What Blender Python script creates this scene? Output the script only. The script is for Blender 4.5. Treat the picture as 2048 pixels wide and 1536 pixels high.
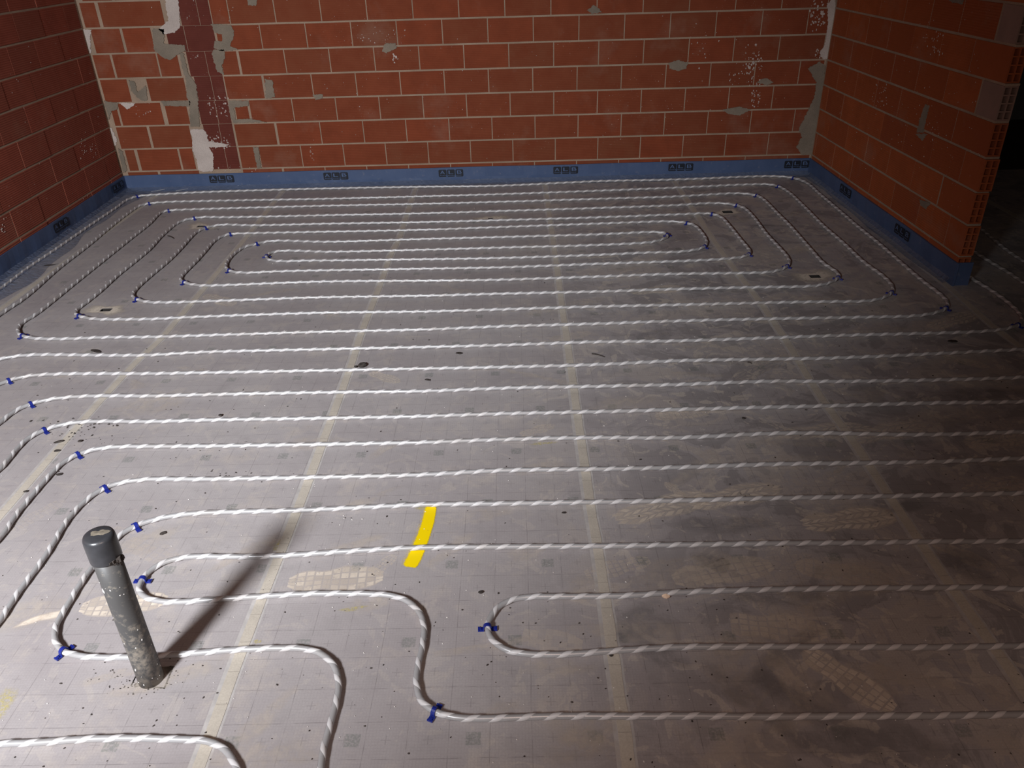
import bpy, bmesh, math, random
import numpy as np
from mathutils import Vector, Matrix
random.seed(7)
for o in list(bpy.data.objects): bpy.data.objects.remove(o, do_unlink=True)
S = bpy.context.scene; COL = S.collection

# ------------------------------------------------------------ camera, world, lights, exposure
PITCH, YAW, ROLL, CAM_H, FPX = 0.5187, 0.0131, -0.0290, 1.6605, 1567.7
cam = bpy.data.cameras.new('camera'); cam.sensor_width = 36.0; cam.lens = FPX*36/2048; cam.clip_start = 0.02
co = bpy.data.objects.new('camera', cam); COL.objects.link(co); S.camera = co
RC = Matrix.Rotation(YAW, 3, 'Z') @ Matrix.Rotation(math.pi/2-PITCH, 3, 'X') @ Matrix.Rotation(ROLL, 3, 'Z')
co.matrix_world = Matrix.Translation((0, 0, CAM_H)) @ RC.to_4x4()

w = bpy.data.worlds.new('world'); S.world = w; w.use_nodes = True
w.node_tree.nodes['Background'].inputs[0].default_value = (1.0, 0.80, 0.68, 1)
w.node_tree.nodes['Background'].inputs[1].default_value = 0.002

def lamp(name, kind, loc, aim, energy, color, **kw):
    l = bpy.data.lights.new(name, kind); l.energy = energy; l.color = color
    for k, v in kw.items(): setattr(l, k, v)
    o = bpy.data.objects.new(name, l); COL.objects.link(o); o.location = loc
    o.rotation_euler = (Vector(aim)-Vector(loc)).to_track_quat('-Z', 'Y').to_euler()
    return o
lamp('work_lamp', 'SPOT', (-1.83, -0.96, 2.35), (-1.60, 3.9, 0.0), 1420, (0.92, 0.96, 1.0),
     spot_size=math.radians(79), spot_blend=1.0, shadow_soft_size=0.27)
lamp('room_bulb', 'POINT', (0.15, -0.25, 1.95), (0, 2, 0), 58, (1.0, 0.74, 0.63), shadow_soft_size=0.10)
S.view_settings.view_transform = 'Standard'; S.view_settings.look = 'None'
S.view_settings.gamma = 1.0; S.view_settings.use_curve_mapping = False
S.view_settings.exposure = 0.0

# ------------------------------------------------------------ geometry helpers
def ray(u, v): return RC @ Vector(((u-1024)/FPX, -(v-768)/FPX, -1.0))
def at(u, v, z=0.0):                      # where a pixel of the photograph lands on a horizontal plane
    d = ray(u, v); t = (z-CAM_H)/d.z; return Vector((d.x*t, d.y*t, z))
class Plane:                              # a wall face: origin, direction along the wall, normal into the room
    def __init__(s, P, Q, flip=1):
        s.P = Vector((P[0], P[1], 0)); s.d = (Vector((Q[0], Q[1], 0))-s.P); s.len = s.d.length; s.d.normalize()
        s.n = Vector((s.d.y, -s.d.x, 0))*flip
        s.M = Matrix(((s.d.x, -s.n.x, 0, s.P.x), (s.d.y, -s.n.y, 0, s.P.y), (0, 0, 1, 0), (0, 0, 0, 1)))
    def hit(s, u, v):
        d = ray(u, v); C = Vector((0, 0, CAM_H)); t = (s.P-C).dot(s.n)/d.dot(s.n); X = C+d*t
        return ((X-s.P).dot(s.d), X.z)
BACK = Plane((-3.046, 6.086), (2.262, 6.086))
LEFT = Plane((-3.046, 6.086), (-2.974, 3.0), -1)
RIGHT = Plane((2.262, 6.086), (2.294, 3.873))
END = Plane((2.294, 3.873), (2.368, 3.874))

def link(name, me, mat, parent=None, loc=None):
    o = bpy.data.objects.new(name, me); COL.objects.link(o)
    if mat and not me.materials: me.materials.append(mat)
    if parent: o.parent = parent
    if loc is not None: o.location = loc
    return o
def mesh(name, vs, fs, smooth=False):
    me = bpy.data.meshes.new(name); me.from_pydata([tuple(v) for v in vs], [], fs); me.update()
    if smooth: me.polygons.foreach_set('use_smooth', [True]*len(me.polygons))
    return me
def box_data(x0, y0, z0, x1, y1, z1, base=0):
    v = [(x0,y0,z0),(x1,y0,z0),(x1,y1,z0),(x0,y1,z0),(x0,y0,z1),(x1,y0,z1),(x1,y1,z1),(x0,y1,z1)]
    f = [(0,3,2,1),(4,5,6,7),(0,1,5,4),(1,2,6,5),(2,3,7,6),(3,0,4,7)]
    return v, [tuple(i+base for i in q) for q in f]
def tag(o, label=None, cat=None, group=None, kind=None):
    if label: o['label'] = label
    if cat: o['category'] = cat
    if group: o['group'] = group
    if kind: o['kind'] = kind
    return o

# ------------------------------------------------------------ material helpers
class NT:
    def __init__(s, name, rough=0.6, spec=0.4):
        s.m = bpy.data.materials.new(name); s.m.use_nodes = True; s.t = s.m.node_tree
        s.b = s.t.nodes['Principled BSDF']; s.b.inputs['Roughness'].default_value = rough
        s.b.inputs['Specular IOR Level'].default_value = spec
    def n(s, typ, **kw):
        x = s.t.nodes.new(typ)
        for k, v in kw.items(): setattr(x, k, v)
        return x
    def l(s, a, b): s.t.links.new(a, b)
    def put(s, sock, v):
        if isinstance(v, (int, float)): sock.default_value = v
        elif isinstance(v, tuple): sock.default_value = v if len(v) == len(sock.default_value) else v+(1,)
        else: s.l(v, sock)
    def math(s, op, a, b=0.0, c=None, clamp=False):
        x = s.n('ShaderNodeMath', operation=op, use_clamp=clamp); s.put(x.inputs[0], a); s.put(x.inputs[1], b)
        if c is not None: s.put(x.inputs[2], c)
        return x.outputs[0]
    def mix(s, f, a, b, mode='MIX'):
        x = s.n('ShaderNodeMix', data_type='RGBA', blend_type=mode); s.put(x.inputs[0], f); s.put(x.inputs[6], a); s.put(x.inputs[7], b)
        return x.outputs[2]
    def noise(s, vec, scale, detail=4, rough=0.55, w=None):
        x = s.n('ShaderNodeTexNoise'); s.l(vec, x.inputs['Vector']); x.inputs['Scale'].default_value = scale
        x.inputs['Detail'].default_value = detail; x.inputs['Roughness'].default_value = rough
        return x.outputs[0]
    def ramp(s, v, a, b, lo=0.0, hi=1.0):
        x = s.n('ShaderNodeMapRange', clamp=True); s.put(x.inputs[0], v)
        for i, q in enumerate((a, b, lo, hi)): x.inputs[i+1].default_value = q
        return x.outputs[0]
    def bump(s, h, strength, dist):
        x = s.n('ShaderNodeBump'); x.inputs['Strength'].default_value = strength; x.inputs['Distance'].default_value = dist
        s.l(h, x.inputs['Height']); s.l(x.outputs[0], s.b.inputs['Normal'])
    def pos(s): return s.n('ShaderNodeNewGeometry').outputs['Position']
    def objco(s):
        tc = s.n('ShaderNodeTexCoord'); oi = s.n('ShaderNodeObjectInfo')
        va = s.n('ShaderNodeVectorMath', operation='ADD'); s.l(tc.outputs['Object'], va.inputs[0])
        vm = s.n('ShaderNodeVectorMath', operation='SCALE'); vm.inputs[0].default_value = (31, 17, 23); s.l(oi.outputs['Random'], vm.inputs['Scale'])
        s.l(vm.outputs[0], va.inputs[1]); return va.outputs[0], oi.outputs['Random'], tc.outputs['Object']
    def color(s, c): s.put(s.b.inputs['Base Color'], c); return s.m

def plain(name, c, rough=0.6, spec=0.4, var=0.12, scale=40):
    t = NT(name, rough, spec); v = t.noise(t.pos(), scale)
    return t.color(t.mix(t.ramp(v, 0.3, 0.7), tuple(x*(1-var) for x in c), tuple(min(1, x*(1+var)) for x in c)))

def brick_mat(name, c1, c2, dirt):
    t = NT(name, 0.85, 0.2); v, rnd, oc = t.objco(); p = t.pos()
    f = t.noise(v, 90, 5, 0.7); m = t.noise(v, 9, 4)
    c = t.mix(rnd, c1, c2)
    c = t.mix(t.ramp(m, 0.35, 0.75), c, tuple(x*0.78 for x in c1))
    c = t.mix(t.ramp(f, 0.62, 0.78, 0, 0.35), c, (0.38, 0.19, 0.12))
    c = t.mix(t.ramp(f, 0.40, 0.22, 0, 0.5), c, (0.10, 0.025, 0.015))
    d = t.noise(p, 2.6, 5, 0.65)
    c = t.mix(t.ramp(d, 0.56, 0.72, 0, dirt), c, (0.27, 0.165, 0.12))
    sp = t.noise(p, 130, 2, 0.5); spm = t.noise(p, 1.7, 3)
    k = t.math('MULTIPLY', t.ramp(sp, 0.72, 0.76), t.ramp(spm, 0.5, 0.62))
    c = t.mix(k, c, (0.62, 0.52, 0.46))
    t.color(c); t.bump(f, 0.5, 0.002); return t.m
M_BRICK = brick_mat('fired_clay', (0.215, 0.047, 0.019), (0.175, 0.050, 0.023), 0.26)
M_BRICK_L = brick_mat('fired_clay_red', (0.29, 0.070, 0.042), (0.24, 0.068, 0.042), 0.22)
M_BRICK_R = brick_mat('fired_clay_orange', (0.35, 0.086, 0.027), (0.25, 0.058, 0.021), 0.30)
M_BRICK_D = brick_mat('scraped_dark_clay', (0.125, 0.028, 0.019), (0.105, 0.026, 0.018), 0.14)
M_BRICK_G = brick_mat('mortar_smeared_clay', (0.27, 0.175, 0.14), (0.25, 0.15, 0.12), 0.5)

def mortar_mat(name, a, b):
    t = NT(name, 0.95, 0.1); p = t.pos(); f = t.noise(p, 160, 4, 0.7); m = t.noise(p, 7, 4)
    c = t.mix(t.ramp(m, 0.3, 0.7), a, b); c = t.mix(t.ramp(f, 0.3, 0.6, 0.45, 0), c, tuple(x*0.5 for x in a))
    t.color(c); t.bump(f, 0.8, 0.004); return t.m
M_MORTAR = mortar_mat('mortar', (0.39, 0.275, 0.20), (0.30, 0.215, 0.155))
M_PATCH = mortar_mat('grey_mortar_smear', (0.27, 0.215, 0.165), (0.19, 0.155, 0.12))
M_PLASTER = mortar_mat('white_plaster', (0.58, 0.49, 0.44), (0.46, 0.38, 0.34))
M_SLAB = mortar_mat('concrete', (0.09, 0.08, 0.075), (0.06, 0.055, 0.05))

def grid_floor_mat():
    t = NT('printed_grey_film', 0.5, 0.35); p = t.pos(); sx = t.n('ShaderNodeSeparateXYZ'); t.l(p, sx.inputs[0]); X, Y = sx.outputs[0], sx.outputs[1]
    wob = t.noise(p, 3.0, 2)
    Xw = t.math('ADD', X, t.math('MULTIPLY', t.math('SUBTRACT', wob, 0.5), 0.010))
    Yw = t.math('ADD', Y, t.math('MULTIPLY', t.math('SUBTRACT', wob, 0.5), -0.010))
    def cell(v, off, size): return t.math('ABSOLUTE', t.math('SUBTRACT', t.math('FRACT', t.math('DIVIDE', t.math('SUBTRACT', v, off), size)), 0.5))   # 0 centre .. 0.5 edge
    gx, gy = cell(Xw, 0.008, 0.1), cell(Yw, 0.055, 0.1)
    brk = t.ramp(t.noise(p, 25, 3), 0.35, 0.6)
    lines = t.math('MAXIMUM', t.ramp(gx, 0.486, 0.494), t.ramp(gy, 0.486, 0.494))
    lines = t.math('MULTIPLY', lines, brk)
    cr = t.math('MAXIMUM', t.math('MULTIPLY', t.ramp(gx, 0.014, 0.007), t.ramp(gy, 0.13, 0.12)), t.math('MULTIPLY', t.ramp(gy, 0.014, 0.007), t.ramp(gx, 0.13, 0.12)))
    # small printed squares, three cells apart, shifted one cell in each following row
    row = t.math('FLOOR', t.math('DIVIDE', t.math('SUBTRACT', Y, 1.055), 0.3))
    sh = t.math('MULTIPLY', row, 0.1)
    sqx = cell(t.math('SUBTRACT', Xw, sh), 0.158-0.145, 0.29); sqy = cell(Yw, 1.205-0.15, 0.3)
    sq = t.math('MULTIPLY', t.ramp(sqx, 0.066, 0.060), t.ramp(sqy, 0.062, 0.056))
    weave = t.math('MULTIPLY', t.math('MAXIMUM', t.ramp(cell(X, 0, 0.008), 0.30, 0.45), t.ramp(cell(Y, 0, 0.008), 0.30, 0.45)), t.ramp(t.noise(p, 400, 2), 0.3, 0.7))
    big = t.noise(p, 1.4, 5, 0.65); mid = t.noise(p, 6, 5, 0.7); fine = t.noise(p, 180, 3, 0.7)
    c = t.mix(t.ramp(big, 0.38, 0.62), (0.335, 0.300, 0.302), (0.400, 0.365, 0.362))
    c = t.mix(t.ramp(mid, 0.54, 0.68, 0, 0.40), c, (0.50, 0.43, 0.37))
    c = t.mix(t.ramp(mid, 0.43, 0.30, 0, 0.35), c, (0.27, 0.25, 0.25))
    dm = t.n('ShaderNodeTexNoise'); t.l(p, dm.inputs['Vector']); dm.inputs['Scale'].default_value = 3.4; dm.inputs['Detail'].default_value = 6; dm.inputs['Roughness'].default_value = .62; dm.inputs['Distortion'].default_value = 1.1
    zone = t.ramp(t.math('ADD', X, t.math('MULTIPLY', big, 1.2)), 0.5, 1.3)          # the trodden, muddier half of the room
    vo = t.n('ShaderNodeTexVoronoi', feature='DISTANCE_TO_EDGE'); t.l(p, vo.inputs['Vector']); vo.inputs['Scale'].default_value = 30
    tread = t.math('SUBTRACT', 1.0, t.math('MULTIPLY', t.ramp(vo.outputs['Distance'], 0.10, 0.04), t.ramp(t.noise(p, 2.2, 2), 0.5, 0.56, 0, 0.8)))
    d2 = t.n('ShaderNodeTexNoise'); t.l(p, d2.inputs['Vector']); d2.inputs['Scale'].default_value = 8.5; d2.inputs['Detail'].default_value = 4; d2.inputs['Roughness'].default_value = .55; d2.inputs['Distortion'].default_value = 1.6
    c = t.mix(t.math('MULTIPLY', t.ramp(dm.outputs[0], 0.47, 0.44), t.math('MULTIPLY', zone, 0.62)), c, (0.225, 0.205, 0.205))
    c = t.mix(t.math('MULTIPLY', t.math('MULTIPLY', t.ramp(dm.outputs[0], 0.525, 0.54), tread), t.math('MULTIPLY', zone, 0.50)), c, (0.47, 0.405, 0.35))
    c = t.mix(t.math('MULTIPLY', t.math('MULTIPLY', t.ramp(d2.outputs[0], 0.585, 0.60), tread), t.ramp(zone, 0, 1, 0.18, 0.62)), c, (0.56, 0.49, 0.42))
    c = t.mix(t.math('MULTIPLY', t.ramp(d2.outputs[0], 0.40, 0.385), t.ramp(zone, 0, 1, 0.06, 0.40)), c, (0.24, 0.22, 0.22))
    c = t.mix(t.ramp(fine, 0.35, 0.65, 0.0, 0.30), c, (0.27, 0.24, 0.24))
    c = t.mix(t.math('MULTIPLY', weave, 0.17), c, (0.14, 0.125, 0.125))
    c = t.mix(t.math('MULTIPLY', lines, 0.42), c, (0.10, 0.085, 0.09))
    c = t.mix(t.math('MULTIPLY', cr, 0.26), c, (0.10, 0.085, 0.09))
    sqn = t.math('MULTIPLY', sq, t.ramp(t.noise(p, 140, 2), 0.40, 0.55, 0.12, 0.42))
    c = t.mix(sqn, c, (0.10, 0.125, 0.105))
    t.color(c); t.put(t.b.inputs['Roughness'], t.ramp(mid, 0.3, 0.7, 0.42, 0.65))
    t.bump(t.noise(p, 14, 3), 0.25, 0.004); return t.m
M_FLOOR = grid_floor_mat()

def tape_mat():
    t = NT('beige_tape', 0.42, 0.4); p = t.pos(); sx = t.n('ShaderNodeSeparateXYZ'); t.l(p, sx.inputs[0])
    g = t.math('ABSOLUTE', t.math('SUBTRACT', t.math('FRACT', t.math('DIVIDE', t.math('SUBTRACT', sx.outputs[1], 0.015), 0.1)), 0.5))
    f = t.noise(p, 200, 3, 0.7); m = t.noise(p, 9, 3)
    c = t.mix(t.ramp(m, 0.35, 0.65), (0.52, 0.465, 0.395), (0.46, 0.41, 0.35)); c = t.mix(t.ramp(f, 0.4, 0.7, 0, 0.35), c, (0.28, 0.24, 0.205))
    c = t.mix(t.ramp(g, 0.488, 0.495, 0, 0.4), c, (0.12, 0.10, 0.09)); return t.color(c)
M_TAPE = tape_mat()
M_PIT = plain('dark_cut_edge', (0.03, 0.026, 0.024), 0.9, 0.1)
M_FILM_EDGE = plain('clear_film_lip', (0.43, 0.40, 0.385), 0.3, 0.5)
def tube_mat(name, c, rough, spec):
    t = NT(name, rough, spec); p = t.pos(); d = t.noise(p, 5, 4, 0.6); f = t.noise(p, 60, 3)
    c2 = tuple(x*0.80*k for x, k in zip(c, (1.0, 0.93, 0.86)))
    t.color(t.mix(t.ramp(d, 0.5, 0.75, 0, 0.7), t.mix(t.ramp(f, 0.3, 0.7, 0, 0.3), c, c2), c2)); return t.m
M_TUBE = tube_mat('grey_multilayer_tube', (0.385, 0.375, 0.38), 0.36, 0.9)
M_TUBE.node_tree.nodes['Principled BSDF'].inputs['Metallic'].default_value = 0.12
M_STRIPE = tube_mat('white_stripe', (0.60, 0.58, 0.585), 0.42, 0.45)
M_CLIP = plain('blue_plastic', (0.012, 0.022, 0.20), 0.35, 0.5, 0.1)
def foam_mat():
    t = NT('blue_edge_foam', 0.45, 0.35); p = t.pos(); m = t.noise(p, 6, 4); d = t.noise(p, 30, 4, 0.7)
    c = t.mix(t.ramp(m, 0.3, 0.7), (0.052, 0.082, 0.165), (0.068, 0.100, 0.19)); c = t.mix(t.ramp(d, 0.6, 0.75, 0, 0.35), c, (0.24, 0.22, 0.24))
    t.color(c); t.bump(m, 0.3, 0.006); return t.m
M_FOAM = foam_mat()
M_INK = plain('black_print', (0.012, 0.014, 0.022), 0.5, 0.3)
M_INKLET = plain('pale_blue_print', (0.085, 0.13, 0.25), 0.5, 0.3)
def flap_mat():
    t = NT('clear_wrinkled_film', 0.14, 0.6); t.color((0.17, 0.20, 0.29)); p = t.pos()
    t.bump(t.noise(p, 45, 4, 0.6), 1.0, 0.012)
    tr = t.n('ShaderNodeBsdfTransparent'); mx = t.n('ShaderNodeMixShader'); t.l(t.ramp(t.noise(p, 8, 3), 0.3, 0.7, 0.3, 0.62), mx.inputs[0])
    t.l(tr.outputs[0], mx.inputs[1]); t.l(t.b.outputs[0], mx.inputs[2]); t.l(mx.outputs[0], t.t.nodes['Material Output'].inputs[0]); return t.m
M_FLAP = flap_mat()
def pvc_mat():
    t = NT('dusty_grey_pvc', 0.48, 0.45); v = t.n('ShaderNodeTexCoord').outputs['Object']; sx = t.n('ShaderNodeSeparateXYZ'); t.l(v, sx.inputs[0])
    z = sx.outputs[2]; n = t.noise(v, 55, 5, 0.7); n2 = t.noise(v, 190, 3, 0.6)
    k = t.math('ADD', n, t.ramp(z, 0.0, 0.40, 0.10, -0.12))
    c = t.mix(t.ramp(k, 0.48, 0.68, 0, 0.7), (0.075, 0.072, 0.071), (0.31, 0.265, 0.215))
    c = t.mix(t.ramp(n2, 0.72, 0.76, 0, 0.6), c, (0.5, 0.46, 0.40)); t.color(c); return t.m
M_PVC = pvc_mat()
M_CAP = plain('dark_grey_cap', (0.036, 0.036, 0.040), 0.33, 0.5, 0.2, 30)
M_CAPDUST = plain('dried_mud', (0.16, 0.135, 0.105), 0.9, 0.2, 0.3, 120)
M_CRUMB = plain('dark_crumb', (0.045, 0.036, 0.032), 0.8, 0.3, 0.5, 90)
M_CHIP = plain('pale_chip', (0.72, 0.52, 0.38), 0.8, 0.3, 0.2, 90)
M_WHITE = plain('white_flake', (0.72, 0.68, 0.64), 0.8, 0.2, 0.1, 90)
M_STRIPWHITE = plain('white_plastic_offcut', (0.75, 0.72, 0.70), 0.5, 0.3)

def decal_mat(name, c, density, n_scale, lo, hi, rough=0.8):
    t = NT(name, rough, 0.2); p = t.pos(); a = t.n('ShaderNodeAttribute', attribute_name='cover').outputs['Fac']
    n = t.noise(p, n_scale, 5, 0.7); k = t.math('MULTIPLY', t.ramp(n, lo, hi), t.math('MULTIPLY', a, density))
    t.color(c); tr = t.n('ShaderNodeBsdfTransparent'); mx = t.n('ShaderNodeMixShader'); t.l(k, mx.inputs[0])
    t.l(tr.outputs[0], mx.inputs[1]); t.l(t.b.outputs[0], mx.inputs[2]); t.l(mx.outputs[0], t.t.nodes['Material Output'].inputs[0]); return t.m
M_DUST = decal_mat('tan_footprint_dust', (0.72, 0.62, 0.52), 0.95, 34, 0.22, 0.46)
M_SMEAR = decal_mat('faint_dust_smear', (0.60, 0.52, 0.45), 0.50, 22, 0.36, 0.66)
M_SMEAR_D = decal_mat('wiped_dark_smear', (0.25, 0.23, 0.23), 0.40, 12, 0.32, 0.58)
M_HALO = decal_mat('pale_drilling_dust', (0.62, 0.54, 0.45), 0.95, 60, 0.22, 0.5)
M_YELLOW = decal_mat('yellow_spray_paint', (0.86, 0.62, 0.0), 1.0, 260, 0.0, 1.0, 0.6)
_t = M_YELLOW.node_tree; _m = [n for n in _t.nodes if n.type == 'MIX_SHADER'][0]; _a = [n for n in _t.nodes if n.type == 'ATTRIBUTE'][0]; _n = [n for n in _t.nodes if n.type == 'TEX_NOISE'][0]
_q = _t.nodes.new('ShaderNodeMath'); _q.operation = 'MULTIPLY'; _q.inputs[1].default_value = 1.3; _t.links.new(_a.outputs['Fac'], _q.inputs[0])
_r = _t.nodes.new('ShaderNodeMath'); _r.operation = 'SUBTRACT'; _t.links.new(_q.outputs[0], _r.inputs[0]); _t.links.new(_n.outputs[0], _r.inputs[1])
_u = _t.nodes.new('ShaderNodeMath'); _u.operation = 'MULTIPLY'; _u.use_clamp = True; _u.inputs[1].default_value = 2.4; _t.links.new(_r.outputs[0], _u.inputs[0]); _t.links.new(_u.outputs[0], _m.inputs[0])

# ------------------------------------------------------------ walls: mortar core plus one object per brick
CH, Z0 = 0.169, 0.154                     # course height and height of the lowest bed joint
def groove_brick(w_, h, d, g=0.0013, n=12):   # extruded clay block with raked horizontal grooves on its face (front = -y)
    prof = [(0.0, -h/2), (0.0015, -h/2)]
    prof = [(d, -h/2), (0.002, -h/2), (0, -h/2+0.003)]
    p = (h-0.012)/n
    for i in range(n):
        z = -h/2+0.006+i*p
        prof += [(0, z), (g, z+p*0.32), (g, z+p*0.55), (0, z+p*0.85)]
    prof += [(0, h/2-0.003), (0.002, h/2), (d, h/2)]
    vs = [(-w_/2, y, z) for y, z in prof]+[(w_/2, y, z) for y, z in prof]; k = len(prof)
    fs = [(i, i+k, i+1+k, i+1) for i in range(k-1)]+[tuple(range(k)), tuple(range(2*k-1, k-1, -1)), (k-1, 2*k-1, k, 0)]
    return mesh('brick', vs, fs)
def hollow_brick(w_, h, d, cells=(2, 4), depth=0.11):   # end block: grooved face left plain, 2 x 4 cells open in its end (+x)
    vs, fs = [], []
    def quad(a, b, c, e): i = len(vs); vs.extend([a, b, c, e]); fs.append((i, i+1, i+2, i+3))
    x0, x1 = -w_/2, w_/2; z0, z1 = -h/2, h/2
    quad((x0,0,z0),(x1,0,z0),(x1,0,z1),(x0,0,z1)); quad((x1,d,z0),(x0,d,z0),(x0,d,z1),(x1,d,z1))
    quad((x0,0,z1),(x1,0,z1),(x1,d,z1),(x0,d,z1)); quad((x0,d,z0),(x1,d,z0),(x1,0,z0),(x0,0,z0)); quad((x0,d,z0),(x0,0,z0),(x0,0,z1),(x0,d,z1))
    ny, nz = cells; wl = 0.0075; cy = (d-wl*(ny+1))/ny; cz = (h-wl*(nz+1))/nz
    ys = [0]; zs = [z0]
    for i in range(ny): ys += [wl*(i+1)+cy*i, (wl+cy)*(i+1)]
    for i in range(nz): zs += [z0+wl*(i+1)+cz*i, z0+(wl+cz)*(i+1)]
    ys.append(d); zs.append(z1)
    for i in range(len(ys)-1):
        for j in range(len(zs)-1):
            a, b, c, e = ys[i], ys[i+1], zs[j], zs[j+1]
            if i % 2 and j % 2:
                q = x1-depth
                quad((q,a,c),(q,b,c),(q,b,e),(q,a,e)); quad((x1,a,c),(x1,b,c),(q,b,c),(q,a,c)); quad((q,a,e),(q,b,e),(x1,b,e),(x1,a,e))
                quad((x1,a,e),(x1,a,c),(q,a,c),(q,a,e)); quad((q,b,e),(q,b,c),(x1,b,c),(x1,b,e))
            else: quad((x1,a,c),(x1,b,c),(x1,b,e),(x1,a,e))
    return mesh('hollow_brick', vs, fs)
cache = {}
def brick(pl, parent, s0, s1, z0, z1, mat, name='brick', inset=0.0, label=None, hollow=False, jit=1.0):
    w_, h = round(s1-s0, 3), round(z1-z0, 3); key = (w_, h, mat.name, hollow)
    if key not in cache:
        m = hollow_brick(w_, h, 0.070) if hollow else groove_brick(w_, h, 0.07)
        m.materials.append(mat); cache[key] = m
    o = bpy.data.objects.new(name, cache[key]); COL.objects.link(o); o.parent = parent
    j = random.uniform(-0.0022, -0.0002)*jit
    o.matrix_local = pl.M @ Matrix.Translation(((s0+s1)/2, inset+j, (z0+z1)/2)) @ Matrix.Rotation(random.uniform(-.004, .004)*jit, 4, 'Y') @ Matrix.Rotation(random.uniform(-.004, .004)*jit, 4, 'Z')
    if label: o['label'] = label
    return o
def wall_core(name, pl, s0, s1, top, front=0.0018, back=0.075):
    v, f = box_data(s0, front, -0.03, s1, back, top); me = mesh(name, v, f); me.transform(pl.M)
    o = link(name, me, M_MORTAR); return tag(o, kind='structure')
JV = 0.007                                 # half-visible joints
def course(k): return Z0+k*CH+0.006, Z0+(k+1)*CH-0.006
TOP = 14
wb = wall_core('wall_back', BACK, -0.03, 5.36, Z0+TOP*CH)
bx = lambda X: X+3.046
rows_left = {6: [(-3.03, -2.925), (-2.900, -2.462)], 5: [(-3.0, -2.795), (-2.775, -2.575)],
             4: [(-3.035, -2.912), (-2.895, -2.580), (-2.568, -2.425)], 3: [(-3.03, -2.835), (-2.690, -2.416)],
             2: [(-3.005, -2.962), (-2.945, -2.632), (-2.600, -2.440)], 1: [(-3.005, -2.775), (-2.755, -2.455)],
             0: [(-2.985, -2.915), (-2.890, -2.584), (-2.568, -2.470)]}
first_right = {6: -1.673, 5: -1.798, 4: -1.653, 3: -1.482, 2: -1.652, 1: -1.469, 0: -1.640}
fill_right = {6: [-2.12], 5: [-2.11], 4: [-2.115, -1.985], 3: [-2.118, -1.835], 2: [-2.08, -1.975], 1: [-2.112, -1.80], 0: [-2.112, -1.965]}
left_chase = {6: -2.345, 5: -2.47, 4: -2.36, 3: -2.34, 2: -2.356, 1: -2.35, 0: -2.35}
for k in range(-1, TOP):
    z0, z1 = (-0.005, Z0-0.006) if k < 0 else course(k)
    src = k if k in rows_left else (5 if k % 2 else 6)
    for a, b in rows_left.get(src if k >= 0 else 1): brick(BACK, wb, bx(a), bx(b), z0, z1, M_BRICK)
    lc = left_chase[src if k >= 0 else 1]
    if k >= 0:      # scraped darker filling of the old chase
        mid = lc+0.12+random.uniform(-.02, .02)
        for a, b in ((lc+.003, mid-.002), (mid+.002, -2.127)):
            brick(BACK, wb, bx(a), bx(b), z0-0.005, z1+0.005, M_BRICK_D, inset=-0.0004, label='darker scraped brick filling the old chase')
    fr = first_right[src] if k >= 0 else -1.80
    xs = list(fill_right[src if k >= 0 else 1])
    x = fr
    while x-0.3237 > xs[-1]+0.12: x -= 0.3237
    js = xs[:-1]+[xs[-1]]+[]
    edges = xs + []
    cur = xs[0]
    seq = []
    for e in xs[1:]: seq.append((cur, e-JV*1.6)); cur = e+JV
    while cur < 2.25:
        e = min(x-JV*0.55 if x > cur+0.05 else x+0.3237-JV*0.55, 2.25)
        seq.append((cur, e)); cur = e+JV*1.1
        x = cur-JV*0.55+0.3237
    for a, b in seq:
        if b-a > 0.03: brick(BACK, wb, bx(a), bx(b), z0, z1, M_BRICK)

wl = wall_core('wall_left', LEFT, -0.05, 5.6, Z0+TOP*CH)
LJ = {0: 0.562, 1: 0.292, 2: 0.589, 3: 0.40, 4: 0.55, 5: 0.711-0.325, 6: 0.544}
for k in range(-1, 13):
    z0, z1 = (-0.005, Z0-0.006) if k < 0 else course(k)
    z0 += 0.0; j = LJ.get(k, 0.55 if k % 2 else 0.39); j -= 0.326*math.ceil((j-0.05)/0.326)
    cur = 0.03
    while cur < 5.4:
        j2 = j+0.326 if j+0.326 > cur+0.05 else j+0.652
        brick(LEFT, wl, cur, j2-0.0035, z0, z1, M_BRICK_L, jit=1.4); cur = j2+0.0035; j = j2

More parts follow.
